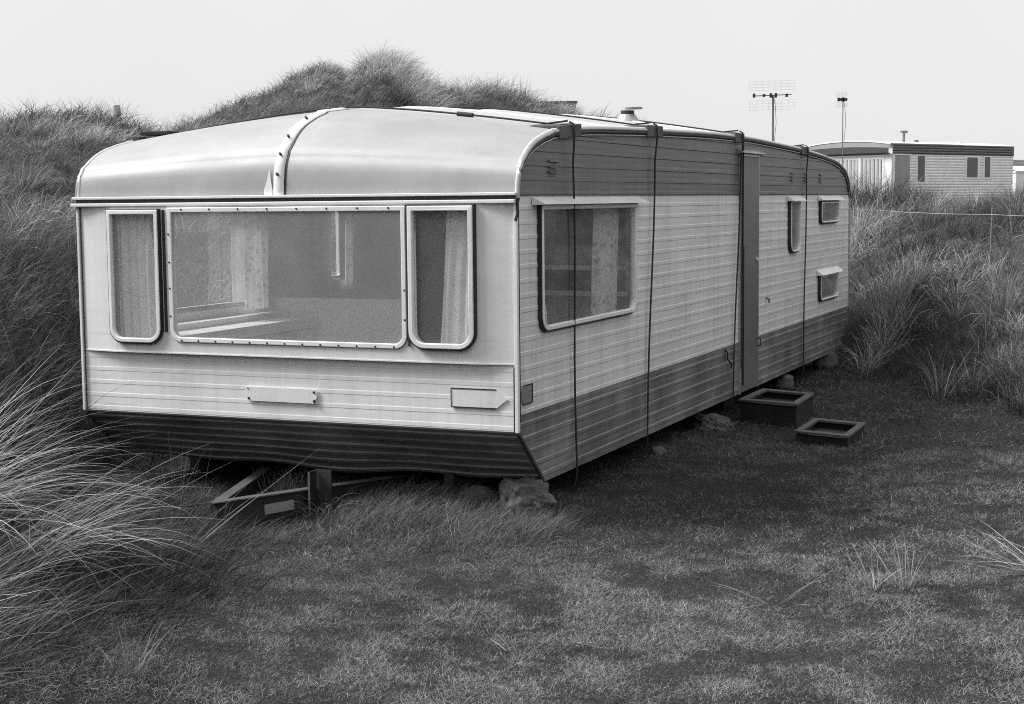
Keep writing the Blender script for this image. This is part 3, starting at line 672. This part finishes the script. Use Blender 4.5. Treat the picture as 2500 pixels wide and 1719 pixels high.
for a, b_ in ((p2[1], p2[2]), (p2[2], p2[3]), (p2[3], p2[4])): m.bar((.010, a[0], a[1]), (.010, b_[0], b_[1]), .004, .006)
m.build('outline', M['black'], ar)
# hanging strap on the side, small stub
m = B(); m.tube([(.012, 4.02, -1.17), (.03, 4.03, -1.2), (.02, 4.06, -1.25), (.03, 4.15, -1.30), (.015, 4.18, -1.33)], .006, 6); m.tube([(.012, 4.02, -1.17), (.02, 4.0, -1.26)], .005, 6)
m.build('loose_strap', M['black'], car)
m = B(); m.tube([(.004, 5.32, -.86), (.03, 5.32, -.87), (.03, 5.32, -.90)], .008, 6); m.build('drain_stub', M['steel_edge'], car)
# roof vent
VX, VY = -.76, 4.0; vz = roofz(VX, VY)
m = B(); m.tube([(VX, VY, vz-.01), (VX, VY, vz+.012), (VX, VY, vz+.05)], [.095, .085, .06], 20); v = m.build('roof_vent', M['alu'], car)
m = B(); m.tube([(VX, VY, vz+.05), (VX, VY, vz+.08)], .052, 18); m.build('vent_neck', M['black'], v)
m = B(); m.tube([(VX+.05, VY, vz+.090), (VX+.05, VY, vz+.102)], .068, 20); m.build('vent_lid', M['galv'], v)

# interior ----------------------------------------------------------------
m = B(); m.box(-W+.03, -.03, .32, 8.4, -1.46, -1.42); m.build('floor', M['inwall'], car)
def liner(m, place, a0, a1, z0, z1, holes): cladding(lambda z: a0, lambda z: a1, [(z0, 0), (z1, 0)], holes, place, m)
m = B(); liner(m, lambda a, z, d: (-.045, a, z), .05, 8.7, -1.15, .0, [inset(SW, -.0), inset(NS), inset(US_), inset(LS)]); m.build('inner_wall', M['inwall'], car, rec=False)
m = B(); liner(m, lambda a, z, d: (-W+.045, a, z), .05, 8.7, -1.15, .0, [SW, NW]); m.build('inner_wall', M['inwall'], car, rec=False)
m = B(); liner(m, lambda a, z, d: (a, .012, z), -W+.045, -.045, -1.24, -.005, hs); m.build('inner_wall', M['inwall'], car, rec=False)
m = B(); m.box(-W+.045, -.045, .36, 8.3, .24, .26); m.build('ceiling', M['inlight'], car)
m = B(); m.box(-W+.05, -1.5, 4.35, 4.39, -1.42, .24); m.box(-.75, -.05, 4.35, 4.39, -1.42, .24); m.build('partition', M['inwall'], car)
m = B(); m.box(-W+.05, -.05, 6.6, 6.63, -1.42, .24); m.build('partition', M['inwall'], car)
m = B(); m.box(-W+.05, -1.70, 2.06, 2.10, -1.42, -.725); bn = m.build('bench_back', M['inlight'], car)
m = B(); m.box(-W+.05, -1.69, 2.045, 2.12, -.725, -.70); m.build('bench_rail', M['trim'], bn)
m = B(); m.box(-W+.05, -W+.40, .10, 2.04, -.90, -.83); m.box(-W+.05, -W+.16, .10, 2.04, -.83, -.79); m.build('bench_ledge', M['inlight'], car)
m = B(); m.box(-W+.05, -W+.38, .34, 2.04, -1.42, -.91); m.build('bench_locker', M['inwall'], car)
# kitchen unit seen through the side window
m = B(); m.box(-1.05, -.05, 2.05, 2.45, -1.40, -.33); k = m.build('kitchen_unit', M['far_door'], car)
m = B(); m.box(-1.06, -.05, 2.02, 2.05, -.480, -.452); m.box(-1.06, -.05, 2.02, 2.05, -.650, -.618); m.build('unit_rail', M['trim'], k)
m = B(); m.box(-1.04, -.05, 2.035, 2.048, -.62, -.477); m.build('unit_recess', M['indark'], k)
m = B(); m.box(-1.05, -.65, 2.03, 2.048, -.385, -.372); m.build('unit_shelf_edge', M['inlight'], k)
def curtain(pts0, pts1, z0, z1, mat, amp=.018, wl=.05, name='curtain'):
    """gathered curtain: top runs pts0->pts1 (xy pairs at z1), bottom the second pair at z0"""
    (a0, a1), (b0, b1) = pts0, pts1; n = 60; rows = []
    for kz in range(9):
        t = kz/8; z = z1+(z0-z1)*t; p = np.array(a0)*(1-t)+np.array(b0)*t; q = np.array(a1)*(1-t)+np.array(b1)*t
        d = q-p; nrm = np.array((-d[1], d[0])); nrm = nrm/(np.linalg.norm(nrm)+1e-9); ln = np.linalg.norm(d); row = []
        for i in range(n+1):
            s = i/n; w = amp*(.6+.4*math.sin(s*9+t*1.5))*math.sin(6.283*s*max(3, ln/wl)+.8*math.sin(3*t)); c = p+d*s+nrm*w; row.append((c[0], c[1], z))
        rows.append(row)
    m = B(); m.grid(rows); return m.build(name, M[mat], car, rec=False)
curtain(((-2.56, .032), (-2.33, .032)), ((-2.56, .032), (-2.27, .032)), -.81, -.05, 'curtain', .013, .06)
curtain(((-.41, .032), (-.24, .032)), ((-.46, .032), (-.24, .032)), -.80, -.05, 'curtain', .013, .06)
curtain(((-.09, .36), (-.09, .50)), ((-.09, .36), (-.09, .66)), -.74, -.05, 'curtain', .02, .05)
curtain(((-.09, 1.45), (-.09, 1.84)), ((-.09, 1.40), (-.09, 1.84)), -.74, -.05, 'curtain_pat', .02, .07)
curtain(((-W+.09, 1.47), (-W+.09, 1.62)), ((-W+.09, 1.47), (-W+.09, 1.62)), -.70, -.03, 'curtain', .012, .06)
curtain(((-W+.09, 1.63), (-W+.09, 1.95)), ((-W+.09, 1.63), (-W+.09, 1.92)), -.76, -.03, 'curtain_pat', .02, .07)
curtain(((-W+.09, 2.55), (-W+.09, 2.80)), ((-W+.09, 2.58), (-W+.09, 2.80)), -.68, -.03, 'curtain_pat', .02, .05)
curtain(((-W+.09, 3.06), (-W+.09, 3.32)), ((-W+.09, 3.04), (-W+.09, 3.30)), -.70, -.03, 'curtain_pat', .02, .05)

# drawbar (world coordinates turned into caravan coordinates)
def wl(x, y, z): lx, ly = to_local(x, y); return (float(lx), float(ly), z-GZ0)
T0 = (-1.61, 8.30)
db = MB(); e1 = (-.45, 9.20); e2 = (-1.44, 9.75)
db.bar(wl(T0[0], T0[1], -.03), wl(e1[0], e1[1], -.02), .05, .15); db.bar(wl(T0[0], T0[1]+.03, -.03), wl(e2[0], e2[1], .0), .05, .12)
dr = db.build('drawbar', M['steel'], car)
db = MB(); db.bar(wl(T0[0]-.01, T0[1]-.02, .048), wl(e1[0], e1[1]-.02, .058), .062, .007); db.bar(wl(T0[0]-.0, T0[1]+.05, .034), wl(e2[0], e2[1], .064), .062, .007); db.build('flange', M['steel_edge'], dr)
db = MB(); d = np.array((e1[0]-T0[0], e1[1]-T0[1])); d /= np.linalg.norm(d); nrm = np.array((d[1], -d[0]))
a = np.array(T0)+d*.285+nrm*.029; b_ = np.array(T0)+d*.47+nrm*.029
db.bar(wl(a[0], a[1], -.028), wl(b_[0], b_[1], -.022), .006, .055); db.build('label_plate', M['alu'], dr)
db = MB(); db.bar(wl(-1.12, 8.60, -.12), wl(-1.12, 8.60, .16), .012, .07); db.bar(wl(-1.06, 8.63, -.12), wl(-1.06, 8.63, .16), .10, .012); st = db.build('front_steady', M['steel'], car)
db = MB(); db.bar(wl(-1.132, 8.575, -.12), wl(-1.132, 8.575, .16), .012, .02); db.build('edge_flange', M['steel_edge'], st)

# ------------------------------------------------------------------ ropes and blocks
def world_pt(lx, ly, z): x, y = to_world(lx, ly); return (x, y, z+ZB+GZ0)
RN = 'ropes tying the caravan down'
def rope_over(ytop, ybot, yl, label, extra=None):
    root = empty('tie_rope', world_pt(.05, ybot, -ZB)); tag(root, label, 'rope', RN)
    lo = root.location
    def b(pts, name, r=.0075, mat='rope'):
        m = MB((-lo[0], -lo[1], -lo[2])); m.tube([world_pt(*p) for p in pts], r, 6); return m.build(name, M[mat], root)
    z0 = roofz(0, ytop)
    down = [(.01, ytop, z0+.038), (.036, ytop, z0+.026), (.040, ytop, z0-.045)]
    for t in np.linspace(.1, 1, 9): down.append((.024+.004*math.sin(t*5), ytop+(ybot-ytop)*t+.012*math.sin(t*7), z0+(-1.60-z0)*t))
    down.append((-.02, ybot+.02, -1.74))
    b(down, 'hanging_rope', .0065)
    over = [(x, ytop+(yl-ytop)*(-x/W), roofz(x, ytop+(yl-ytop)*(-x/W))+.014+(.03 if x > -.1 else 0)) for x in np.linspace(0, -W, 24)]
    over += [(-W-.04, yl, ez(yl)-.05), (-W-.04, yl, -1.6), (-W-.1, yl, -1.75)]
    b(over, 'roof_rope', .0065)
    if extra: b(extra, 'spare_rope', .0065)
    return root
rope_over(.76, .82, .72, 'thin dark rope nearest the front corner, crossing the big side window')
rope_over(2.27, 2.108, 2.2, 'thin dark rope between the side window and the door')
rope_over(4.42, 4.22, 4.4, 'doubled dark rope hanging beside the door edge', [(.03, 4.47, .47), (.03, 4.465, -.4), (.03, 4.46, -1.2), (.03, 4.46, -1.36)])
rope_over(6.70, 6.67, 6.7, 'thin dark rope between the slim window and the two end hatches')
# sleeve on the first rope as a ring of tape
o = empty('rope_sleeve', world_pt(-.62, .753, roofz(-.62, .753))); lo = o.location
m = MB((-lo[0], -lo[1], -lo[2])); m.tube([world_pt(-.58, .753, roofz(-.58, .753)+.014), world_pt(-.68, .753, roofz(-.68, .753)+.014)], .013, 8)
q_ = m.build('tape', M['black'], o); tag(o, 'short black sleeve on the front roof rope', 'sleeve')
BL = 'wooden blocks under the ropes'
for yb, lab, ln in ((.74, 'grey wooden block under the rope nearest the front corner', .34), (2.27, 'grey wooden block under the rope above the plain side panel', .32), (4.38, 'grey wooden block under the rope beside the door', .26), (6.66, 'grey wooden block under the rope nearest the rear', .30)):
    x0, y0, z0 = world_pt(0, yb, roofz(0, yb))
    sl = math.atan2(ez(yb+.12)-ez(yb-.12), .24)
    o = empty('wooden_block', (x0, y0, z0), YAW); o.rotation_euler = (sl, 0, YAW); tag(o, lab, 'wooden block', BL)
    m = MB(); m.box(.002, .028, -ln/2, ln/2, -.05, .022); m.build('edge_board', M['wood'], o, .004)
    m = MB(); m.box(-.20, .0, -ln*.30, ln*.30, .010, .028); m.box(-.16, .0, -ln/2, -ln*.30-.004, .010, .024); m.build('top_slat', M['wood'], o, .003)

for yb, lab, ln in ((.72, 'dark wooden block on the left roof edge of the caravan', .36),):
    x0, y0, z0 = world_pt(-W, yb, roofz(-W, yb)); o = empty('wooden_block', (x0, y0, z0), YAW); tag(o, lab, 'wooden block', BL)
    m = MB(); m.box(-.05, .0, -ln/2, ln/2, -.05, .022); m.build('edge_board', M['wood'], o, .004)
    m = MB(); m.box(.0, .22, -ln*.3, ln*.3, .030, .052); m.build('top_slat', M['wood_dark'], o, .003)

# ------------------------------------------------------------------ stones, steps
def rock(name, label, cat, x, y, z, sx, sy, sz, seed, rz=0, group=None, sub=5):
    import bmesh
    from mathutils import noise as mn
    bm = bmesh.new(); bmesh.ops.create_icosphere(bm, subdivisions=sub, radius=1)
    for v in bm.verts:
        p = v.co.copy(); n1 = mn.noise(p*1.1+Vector((seed, 0, 0))); n2 = mn.noise(p*3+Vector((0, seed, 0))); n3 = mn.noise(p*8+Vector((0, 0, seed)))
        # squarish boulder: push towards a box, then roughen
        k = max(abs(p.x), abs(p.y), abs(p.z)); p = p*(.75+.25/k)*(1+.30*n1+.20*n2+.12*n3+.05*mn.noise(p*21)+.02*mn.noise(p*47)); v.co = Vector((p.x*sx, p.y*sy, p.z*sz))
    me = bpy.data.meshes.new(name); bm.to_mesh(me); bm.free(); me.materials.append(M['rock']); me.polygons.foreach_set('use_smooth', [True]*len(me.polygons))
    o = bpy.data.objects.new(name, me); COL.objects.link(o); o.location = (x, y, z); o.rotation_euler = (.1, .15, rz); tag(o, label, cat, group); return o
RK = 'stones propping the caravan'
rock('stone', 'large rough stone under the front corner of the caravan', 'stone', .075, 8.43, .02, .14, .12, .12, 3.1, .3, RK, 5)
rock('stone', 'small flat stone half in grass left of the corner stone', 'stone', -.20, 8.60, .0, .10, .07, .06, 8.4, .2, RK)
rock('stone', 'rounded pale stone beside the skirt before the steps', 'stone', 1.50, 11.55, -.04, .15, .10, .085, 12.7, -.4, RK)
x, y = to_world(.02, 2.35); rock('stone', 'little stone at the skirt below the second rope', 'stone', x, y, tz(x, y)+.015, .06, .05, .035, 5.5, 0, RK, 3)
x, y = to_world(-.05, 6.2); rock('stone', 'small pale stone under the skirt behind the upper step', 'stone', x, y, tz(x, y)+.08, .09, .09, .08, 6.5, 0, RK, 3)
x, y = to_world(-.05, 8.0); rock('stone', 'small stone block under the rear end of the skirt', 'stone', x, y, tz(x, y)+.08, .12, .10, .10, 9.5, 0, RK, 3)

def step(label, C, ztop, hgt, rim):
    """hollow box step: rim boards round a sunken top"""
    cx = sum(p[0] for p in C)/4; cy = sum(p[1] for p in C)/4; z0 = tz(cx, cy)-.03
    o = empty('box_step', (cx, cy, z0)); tag(o, label, 'step', 'two box steps below the door')
    c = [np.array((p[0]-cx, p[1]-cy)) for p in C]; zt = ztop-z0
    inn = [p*(1-rim) for p in c]
    m = MB(); top = [(p[0], p[1], zt) for p in c]; ti = [(p[0], p[1], zt) for p in inn]; bt = [(p[0], p[1], zt-.014) for p in c]; bi = [(p[0], p[1], zt-.014) for p in inn]
    for i in range(4):
        j = (i+1) % 4; m.quad(top[i], top[j], ti[j], ti[i]); m.quad(top[i], bt[i], bt[j], top[j]); m.quad(ti[i], ti[j], bi[j], bi[i]); m.quad(bt[i], bi[i], bi[j], bt[j])
    m.build('rim', M['wood'], o)
    c2 = [p*.95 for p in c]; m = MB()
    for i in range(4):
        j = (i+1) % 4; a, b_ = c2[i], c2[j]; ia, ib = a*.93, b_*.93
        m.hexa([(a[0], a[1], 0), (b_[0], b_[1], 0), (ib[0], ib[1], 0), (ia[0], ia[1], 0), (a[0], a[1], zt-.024), (b_[0], b_[1], zt-.024), (ib[0], ib[1], zt-.024), (ia[0], ia[1], zt-.024)])
    m.build('side_boards', M['wood_dark'], o)
    m = MB(); c3 = [p*.88 for p in c]; m.add([(p[0], p[1], zt-.06) for p in c3], [(0, 1, 2, 3)]); m.build('dark_inside', M['black'], o, rec=False)  # black sheet set inside for the shade of the hollow
step('lower hollow box step with pale rim, farther from the door', [(1.976, 10.862), (2.298, 10.584), (2.564, 11.219), (2.243, 11.499)], .02, .1, .24)
step('upper hollow box step with grey rim, right below the door', [(1.723, 11.843), (2.118, 11.522), (2.377, 12.176), (2.02, 12.517)], .12, .2, .24)

# ------------------------------------------------------------------ distant homes
def P3(xd, D): return np.array((xat(xd, D), D))
C0 = P3(2020, 60); C1 = np.array((20.78, 65.0)); sv = (C1-C0); SLn = np.linalg.norm(sv); sv /= SLn; gv = np.array((-sv[1], sv[0])); GW = 4.3
hz = 1.0; home = empty('mobile_home', (C0[0], C0[1], hz), math.atan2(sv[1], sv[0])); tag(home, 'long white mobile home with dark roof band beyond the right bank', 'mobile home')
zb_, zt_ = 3.27-hz, 3.66-hz
m = MB(); m.box(0, SLn, 0.03, GW, 0, zb_); m.grid([[(0, -d, z), (SLn, -d, z)] for z, d in rib_levels(0.2, zb_, 4.5, .11)], False); m.build('wall', M['far_wall'], home, rec=False)
m = MB(); lv = [(z, d) for z, d in rib_levels(zb_, zt_, 4, .10)]
m.grid([[(0-.02, -d-.02, z), (SLn+.02, -d-.02, z)] for z, d in lv], False)
m.quad((SLn+.02, -.02, zb_), (SLn+.02, GW, zb_), (SLn+.02, GW, zt_), (SLn+.02, -.02, zt_)); m.quad((-.02, -.02, zb_-.005), (SLn, -.02, zb_-.005), (SLn, 0, zb_-.005), (-.02, 0, zb_-.005))
m.build('side_band', M['far_band'], home, rec=False)
ys = np.linspace(0, GW, 15); arc = [zt_+.16*(1-((y-GW/2)/(GW/2))**2) for y in ys]
m = MB(); m.grid([[(-.22, y, zb_+.05) for y in ys], [(-.22, y, (zb_+z)/2+.03) for y, z in zip(ys, arc)]], False); m.grid([[(-.02, y, zb_-.02) for y in ys], [(-.22, y, zb_+.05) for y in ys]], False); m.build('gable_canopy', M['indark'], home, rec=False)
m = MB(); m.grid([[(-.20, y, (zb_+z)/2+.03) for y, z in zip(ys, arc)], [(-.05, y, z) for y, z in zip(ys, arc)]], False); m.build('gable_band', M['far_band'], home, rec=False)
m = MB(); m.grid([[(-.10, y, z+.02) for y, z in zip(ys, arc)], [(SLn+.05, y, z+.02) for y, z in zip(ys, arc)]]); m.grid([[(-.10, y, z+.02) for y, z in zip(ys, arc)], [(-.10, y, z-.03) for y, z in zip(ys, arc)]]); m.build('roof', M['far_white'], home, rec=False)
def rect(m, x0, x1, z0, z1, d=.03): m.box(x0, x1, -d, .0, z0, z1)
def sx(xd):     # distance along the side wall where a sight line meets it
    k = (xd-1160)/3541; return float((k*C0[1]-C0[0])/(sv[0]-k*sv[1]))
def zx(xd, yd): s = sx(xd); return zat(xd, yd, C0[1]+sv[1]*s)-hz
m = MB(); rect(m, sx(2026), sx(2059), .3, zx(2040, 353)); dd = m.build('door', M['far_door'], home)
m = MB(); rect(m, sx(2022), sx(2062), zx(2040, 353), zx(2040, 350), .05); m.build('frame', M['far_white'], dd)
for a, b_, y0, y1 in ((2077, 2092, 412, 354), (2188, 2211, 402, 358), (2228, 2239, 402, 357)):
    m = MB(); rect(m, sx(a)-.1, sx(b_)+.1, zx(a, y0)-.08, zx(a, y1)+.03, .03); w = m.build('window', M['far_white'], home)
    m = MB(); rect(m, sx(a), sx(b_), zx(a, y0), zx(a, y1), .045); m.build('pane', M['far_glass'], w)
m = MB(); m.box(-.05, 0, .35, GW-.25, .55, zb_-.1); w = m.build('window', M['far_white'], home)
m = MB(); m.box(-.06, -.05, .45, 1.42, .65, zb_-.18); m.box(-.06, -.05, 1.52, GW-.35, .65, zb_-.18); w2_ = m.build('pane', M['far_glass'], w)
m = MB(); n = 90; m.grid([[(-.075-.02*math.sin(i*1.3), .45+(GW-.8)*i/n, z) for i in range(n+1)] for z in (.65, zb_-.18)]); m.build('curtain', M['ledge'], w, rec=False)
m = MB(); m.box(-.10, -.06, 1.42, 1.52, .6, zb_-.12); m.build('mullion', M['far_white'], w)
m = MB(); m.box(-.03, .12, -.03, .0, 0, zb_); m.box(-.03, .0, -.03, .35, 0, zb_); m.build('corner_board', M['far_white'], home)
s = sx(2083); zc = zt_+.05
m = MB(); m.tube([(s, .8, zc), (s+.03, .8, zc+.42)], .05, 8); m.bar((s-.14, .8, zc+.46), (s+.20, .8, zc+.46), .1, .09); m.build('flue', M['galv'], home)
s = sx(2112); m = MB(); m.tube([(s, .8, zc), (s, .8, zc+.16)], .09, 8); m.build('vent_stub', M['galv'], home)
s = sx(2205); m = MB(); m.box(s-.12, s+.12, .6, .8, zc-.02, zc+.09); m.build('roof_vent', M['far_white'], home)
# second far home, only its end shows at the right edge
bx = xat(2300, 75); h2 = empty('mobile_home', (bx, 75, 1.4), .25); tag(h2, 'pale far caravan cut off by the right edge of the view', 'mobile home')
m = MB(); m.box(0, 7, 0, 3, 0, zat(2310, 388, 75)-1.4); m.build('wall', M['far_white'], h2)
zz = zat(2310, 388, 75)-1.4; m = MB(); m.grid([[(-.1, y, zz+.25*(1-((y-1.5)/1.6)**2)) for y in np.linspace(-.1, 3.1, 9)], [(7.1, y, zz+.25*(1-((y-1.5)/1.6)**2)) for y in np.linspace(-.1, 3.1, 9)]]); m.box(-.05, 7.05, -.06, 3.06, zz-.08, zz); m.build('roof', M['trim'], h2, rec=False)
m = MB(); m.box(1.2, 2.2, -.02, 0, .9, 1.6); m.build('window', M['far_glass'], h2)
# flat roofed shed behind the dune
D_ = 31; x0, x1 = xat(1235, D_), xat(1312, D_); zt = zat(1290, 233, D_); zg = tz(xat(1280, D_), D_)
sh = empty('shed', (x0, D_, zg-.1)); tag(sh, 'flat-roofed dark shed peeping over the dune behind the caravan', 'shed')
hh = zt-zg+.1; m = MB(); m.box(0, x1-x0-.12, 0, 1.8, 0, hh-.12); m.build('wall', M['galv'], sh)
m = MB(); m.box(-.05, x1-x0, -.1, 1.9, hh-.035, hh); m.build('roof', M['indark'], sh); m = MB(); m.box(0, x1-x0-.03, -.05, 1.85, hh-.17, hh-.037); m.build('fascia', M['far_door'], sh)
m = MB(); m.box(.2, x1-x0-.2, -.02, 0, hh-.75, hh-.25); m.build('window', M['far_white'], sh)

# aerials
def aerial(label, xd, D, ytop, w, h, pole, zlow=None, tilt=.0):
    x = xat(xd, D); zg = tz(x, D); zt = zat(xd, ytop, D)
    o = empty('tv_aerial', (x, D, zg-.05)); tag(o, label, 'aerial', 'television aerials on masts'); H = zt-zg+.05
    m = MB(); m.tube([(0, 0, 0), (0, 0, H)], pole, 8); m.build('mast', M['galv'], o)
    m = MB(); m.tube([(-w*.42, 0, H-.01), (w*.40, -.02, H+.02)], .014, 6); m.build('boom', M['galv'], o)
    m = MB()
    for a, s_ in ((-.42, .05), (-.2, .035), (-.05, .055), (.06, .055), (.3, .04)): m = MB(); m.box(a*w-.025, a*w+.025, -.05, .05, H-s_, H+s_); m.build('clamp', M['steel'], o)
    for sgn in (1, -1):
        m = MB(); zc0 = H+sgn*h*.18; zc1 = H+sgn*h*.5
        for k in range(8): xx = -w/2+w*k/7; m.tube([(xx, .12, zc0), (xx, .2, zc1)], .0016, 4, False)
        for k in range(4): t = k/3; zz = zc0+(zc1-zc0)*t; m.tube([(-w/2, .12+.08*t, zz), (w/2, .12+.08*t, zz+.03)], .0016, 4, False)
        m.build('reflector', M['galv'], o)
    m = MB(); m.tube([(.02, -.02, H-.05), (.06, -.02, H-.3), (.08, -.02, H-.7), (.03, -.02, H-1.2)], .006, 5, False); m.build('cable', M['steel'], o)
aerial('wide television aerial on a mast behind the caravan roof', 1751, 40, 220, 1.15, .72, .026)
aerial('small television aerial on a thin mast before the far mobile home', 1908, 45, 229, .30, .42, .014)

# wire on thin stakes across the right bank
D_ = 15.5; wf = empty('wire_fence', (xat(2243, D_), D_, tz(xat(2243, D_), D_))); tag(wf, 'thin pale wire on slim stakes across the right bank', 'fence'); lo = wf.location
m = MB((-lo[0], -lo[1], -lo[2]))
pts = [(xat(xd, D), D, zat(xd, yd, D)) for xd, yd, D in ((1900, 472, 15.9), (1960, 475, 15.8), (2050, 481, 15.7), (2150, 485, 15.6), (2243, 486, 15.5), (2330, 490, 15.4), (2450, 489, 15.2))]
m.tube(pts, .0024, 5, False); m.build('wire', M['trim'], wf)
for xd, yt, D in ((2243, 467, 15.5), (2450, 465, 15.2), (1900, 455, 15.9)):
    x = xat(xd, D); m = MB((-lo[0], -lo[1], -lo[2])); m.tube([(x, D, tz(x, D)-.1), (x+.02, D, zat(xd, yt, D))], .006, 6); m.build('stake', M['alu'], wf)
# stump of a post on the left dune
D_ = 20.2; x = xat(276+1, D_); z = zat(276, 242, D_); m = MB(); m.tube([(0, 0, -1.0), (.01, 0, -.1), (.01, 0, .0)], [.055, .05, .045], 8); o = m.build('post', M['alu'], None); o.location = (x, D_, z); tag(o, 'short pale wooden post near the crest of the left dune', 'post')

# ------------------------------------------------------------------ light
SUN_EL, SUN_AZ = R(47), math.atan2(-1, .02)       # azimuth measured from +Y to +X
sun = bpy.data.lights.new('sun', 'SUN'); sun.energy = 4.5; sun.angle = R(24); sun.color = (1, 1, 1)
so = bpy.data.objects.new('sun', sun); COL.objects.link(so)
dv = Vector((math.sin(SUN_AZ)*math.cos(SUN_EL), math.cos(SUN_AZ)*math.cos(SUN_EL), math.sin(SUN_EL)))
so.rotation_euler = dv.to_track_quat('Z', 'Y').to_euler()
w = bpy.data.worlds.new('World'); sc.world = w; w.use_nodes = True; N = w.node_tree.nodes; L = w.node_tree.links; N.clear()
out = N.new('ShaderNodeOutputWorld'); bg = N.new('ShaderNodeBackground'); sky = N.new('ShaderNodeTexSky'); sky.sky_type = 'NISHITA'; sky.sun_disc = False
sky.sun_elevation = SUN_EL; sky.sun_rotation = SUN_AZ; sky.dust_density = 4; sky.air_density = 1.2
bw = N.new('ShaderNodeRGBToBW'); L.new(sky.outputs[0], bw.inputs[0])
tc = N.new('ShaderNodeTexCoord'); sx_ = N.new('ShaderNodeSeparateXYZ'); L.new(tc.outputs['Generated'], sx_.inputs[0])
# overcast veil: even white cloud, brighter overhead, over a little of the clear sky
z = rmap(N, L, sx_.outputs['Z'], 0., 1., 1., 1.15)
cl = N.new('ShaderNodeTexNoise'); cl.inputs['Scale'].default_value = 2.2; cl.inputs['Detail'].default_value = 4; L.new(tc.outputs['Generated'], cl.inputs['Vector'])
cloud = mul(N, L, mul(N, L, z, rmap(N, L, cl.outputs['Fac'], .3, .7, .95, 1.05)), 8.15)
s1 = mul(N, L, bw.outputs[0], .12); tot = mul(N, L, s1, cloud, 'ADD')
L.new(tot, bg.inputs['Color']); bg.inputs['Strength'].default_value = .1; L.new(bg.outputs[0], out.inputs[0])
sc.view_settings.view_transform = 'Standard'; sc.view_settings.look = 'None'; sc.view_settings.exposure = 0; sc.view_settings.gamma = 1
sc.cycles.use_denoising = False; sc.cycles.max_bounces = 8; sc.cycles.transparent_max_bounces = 16
sc.cycles.sample_clamp_indirect = 8; sc.cycles.filter_width = 1.05
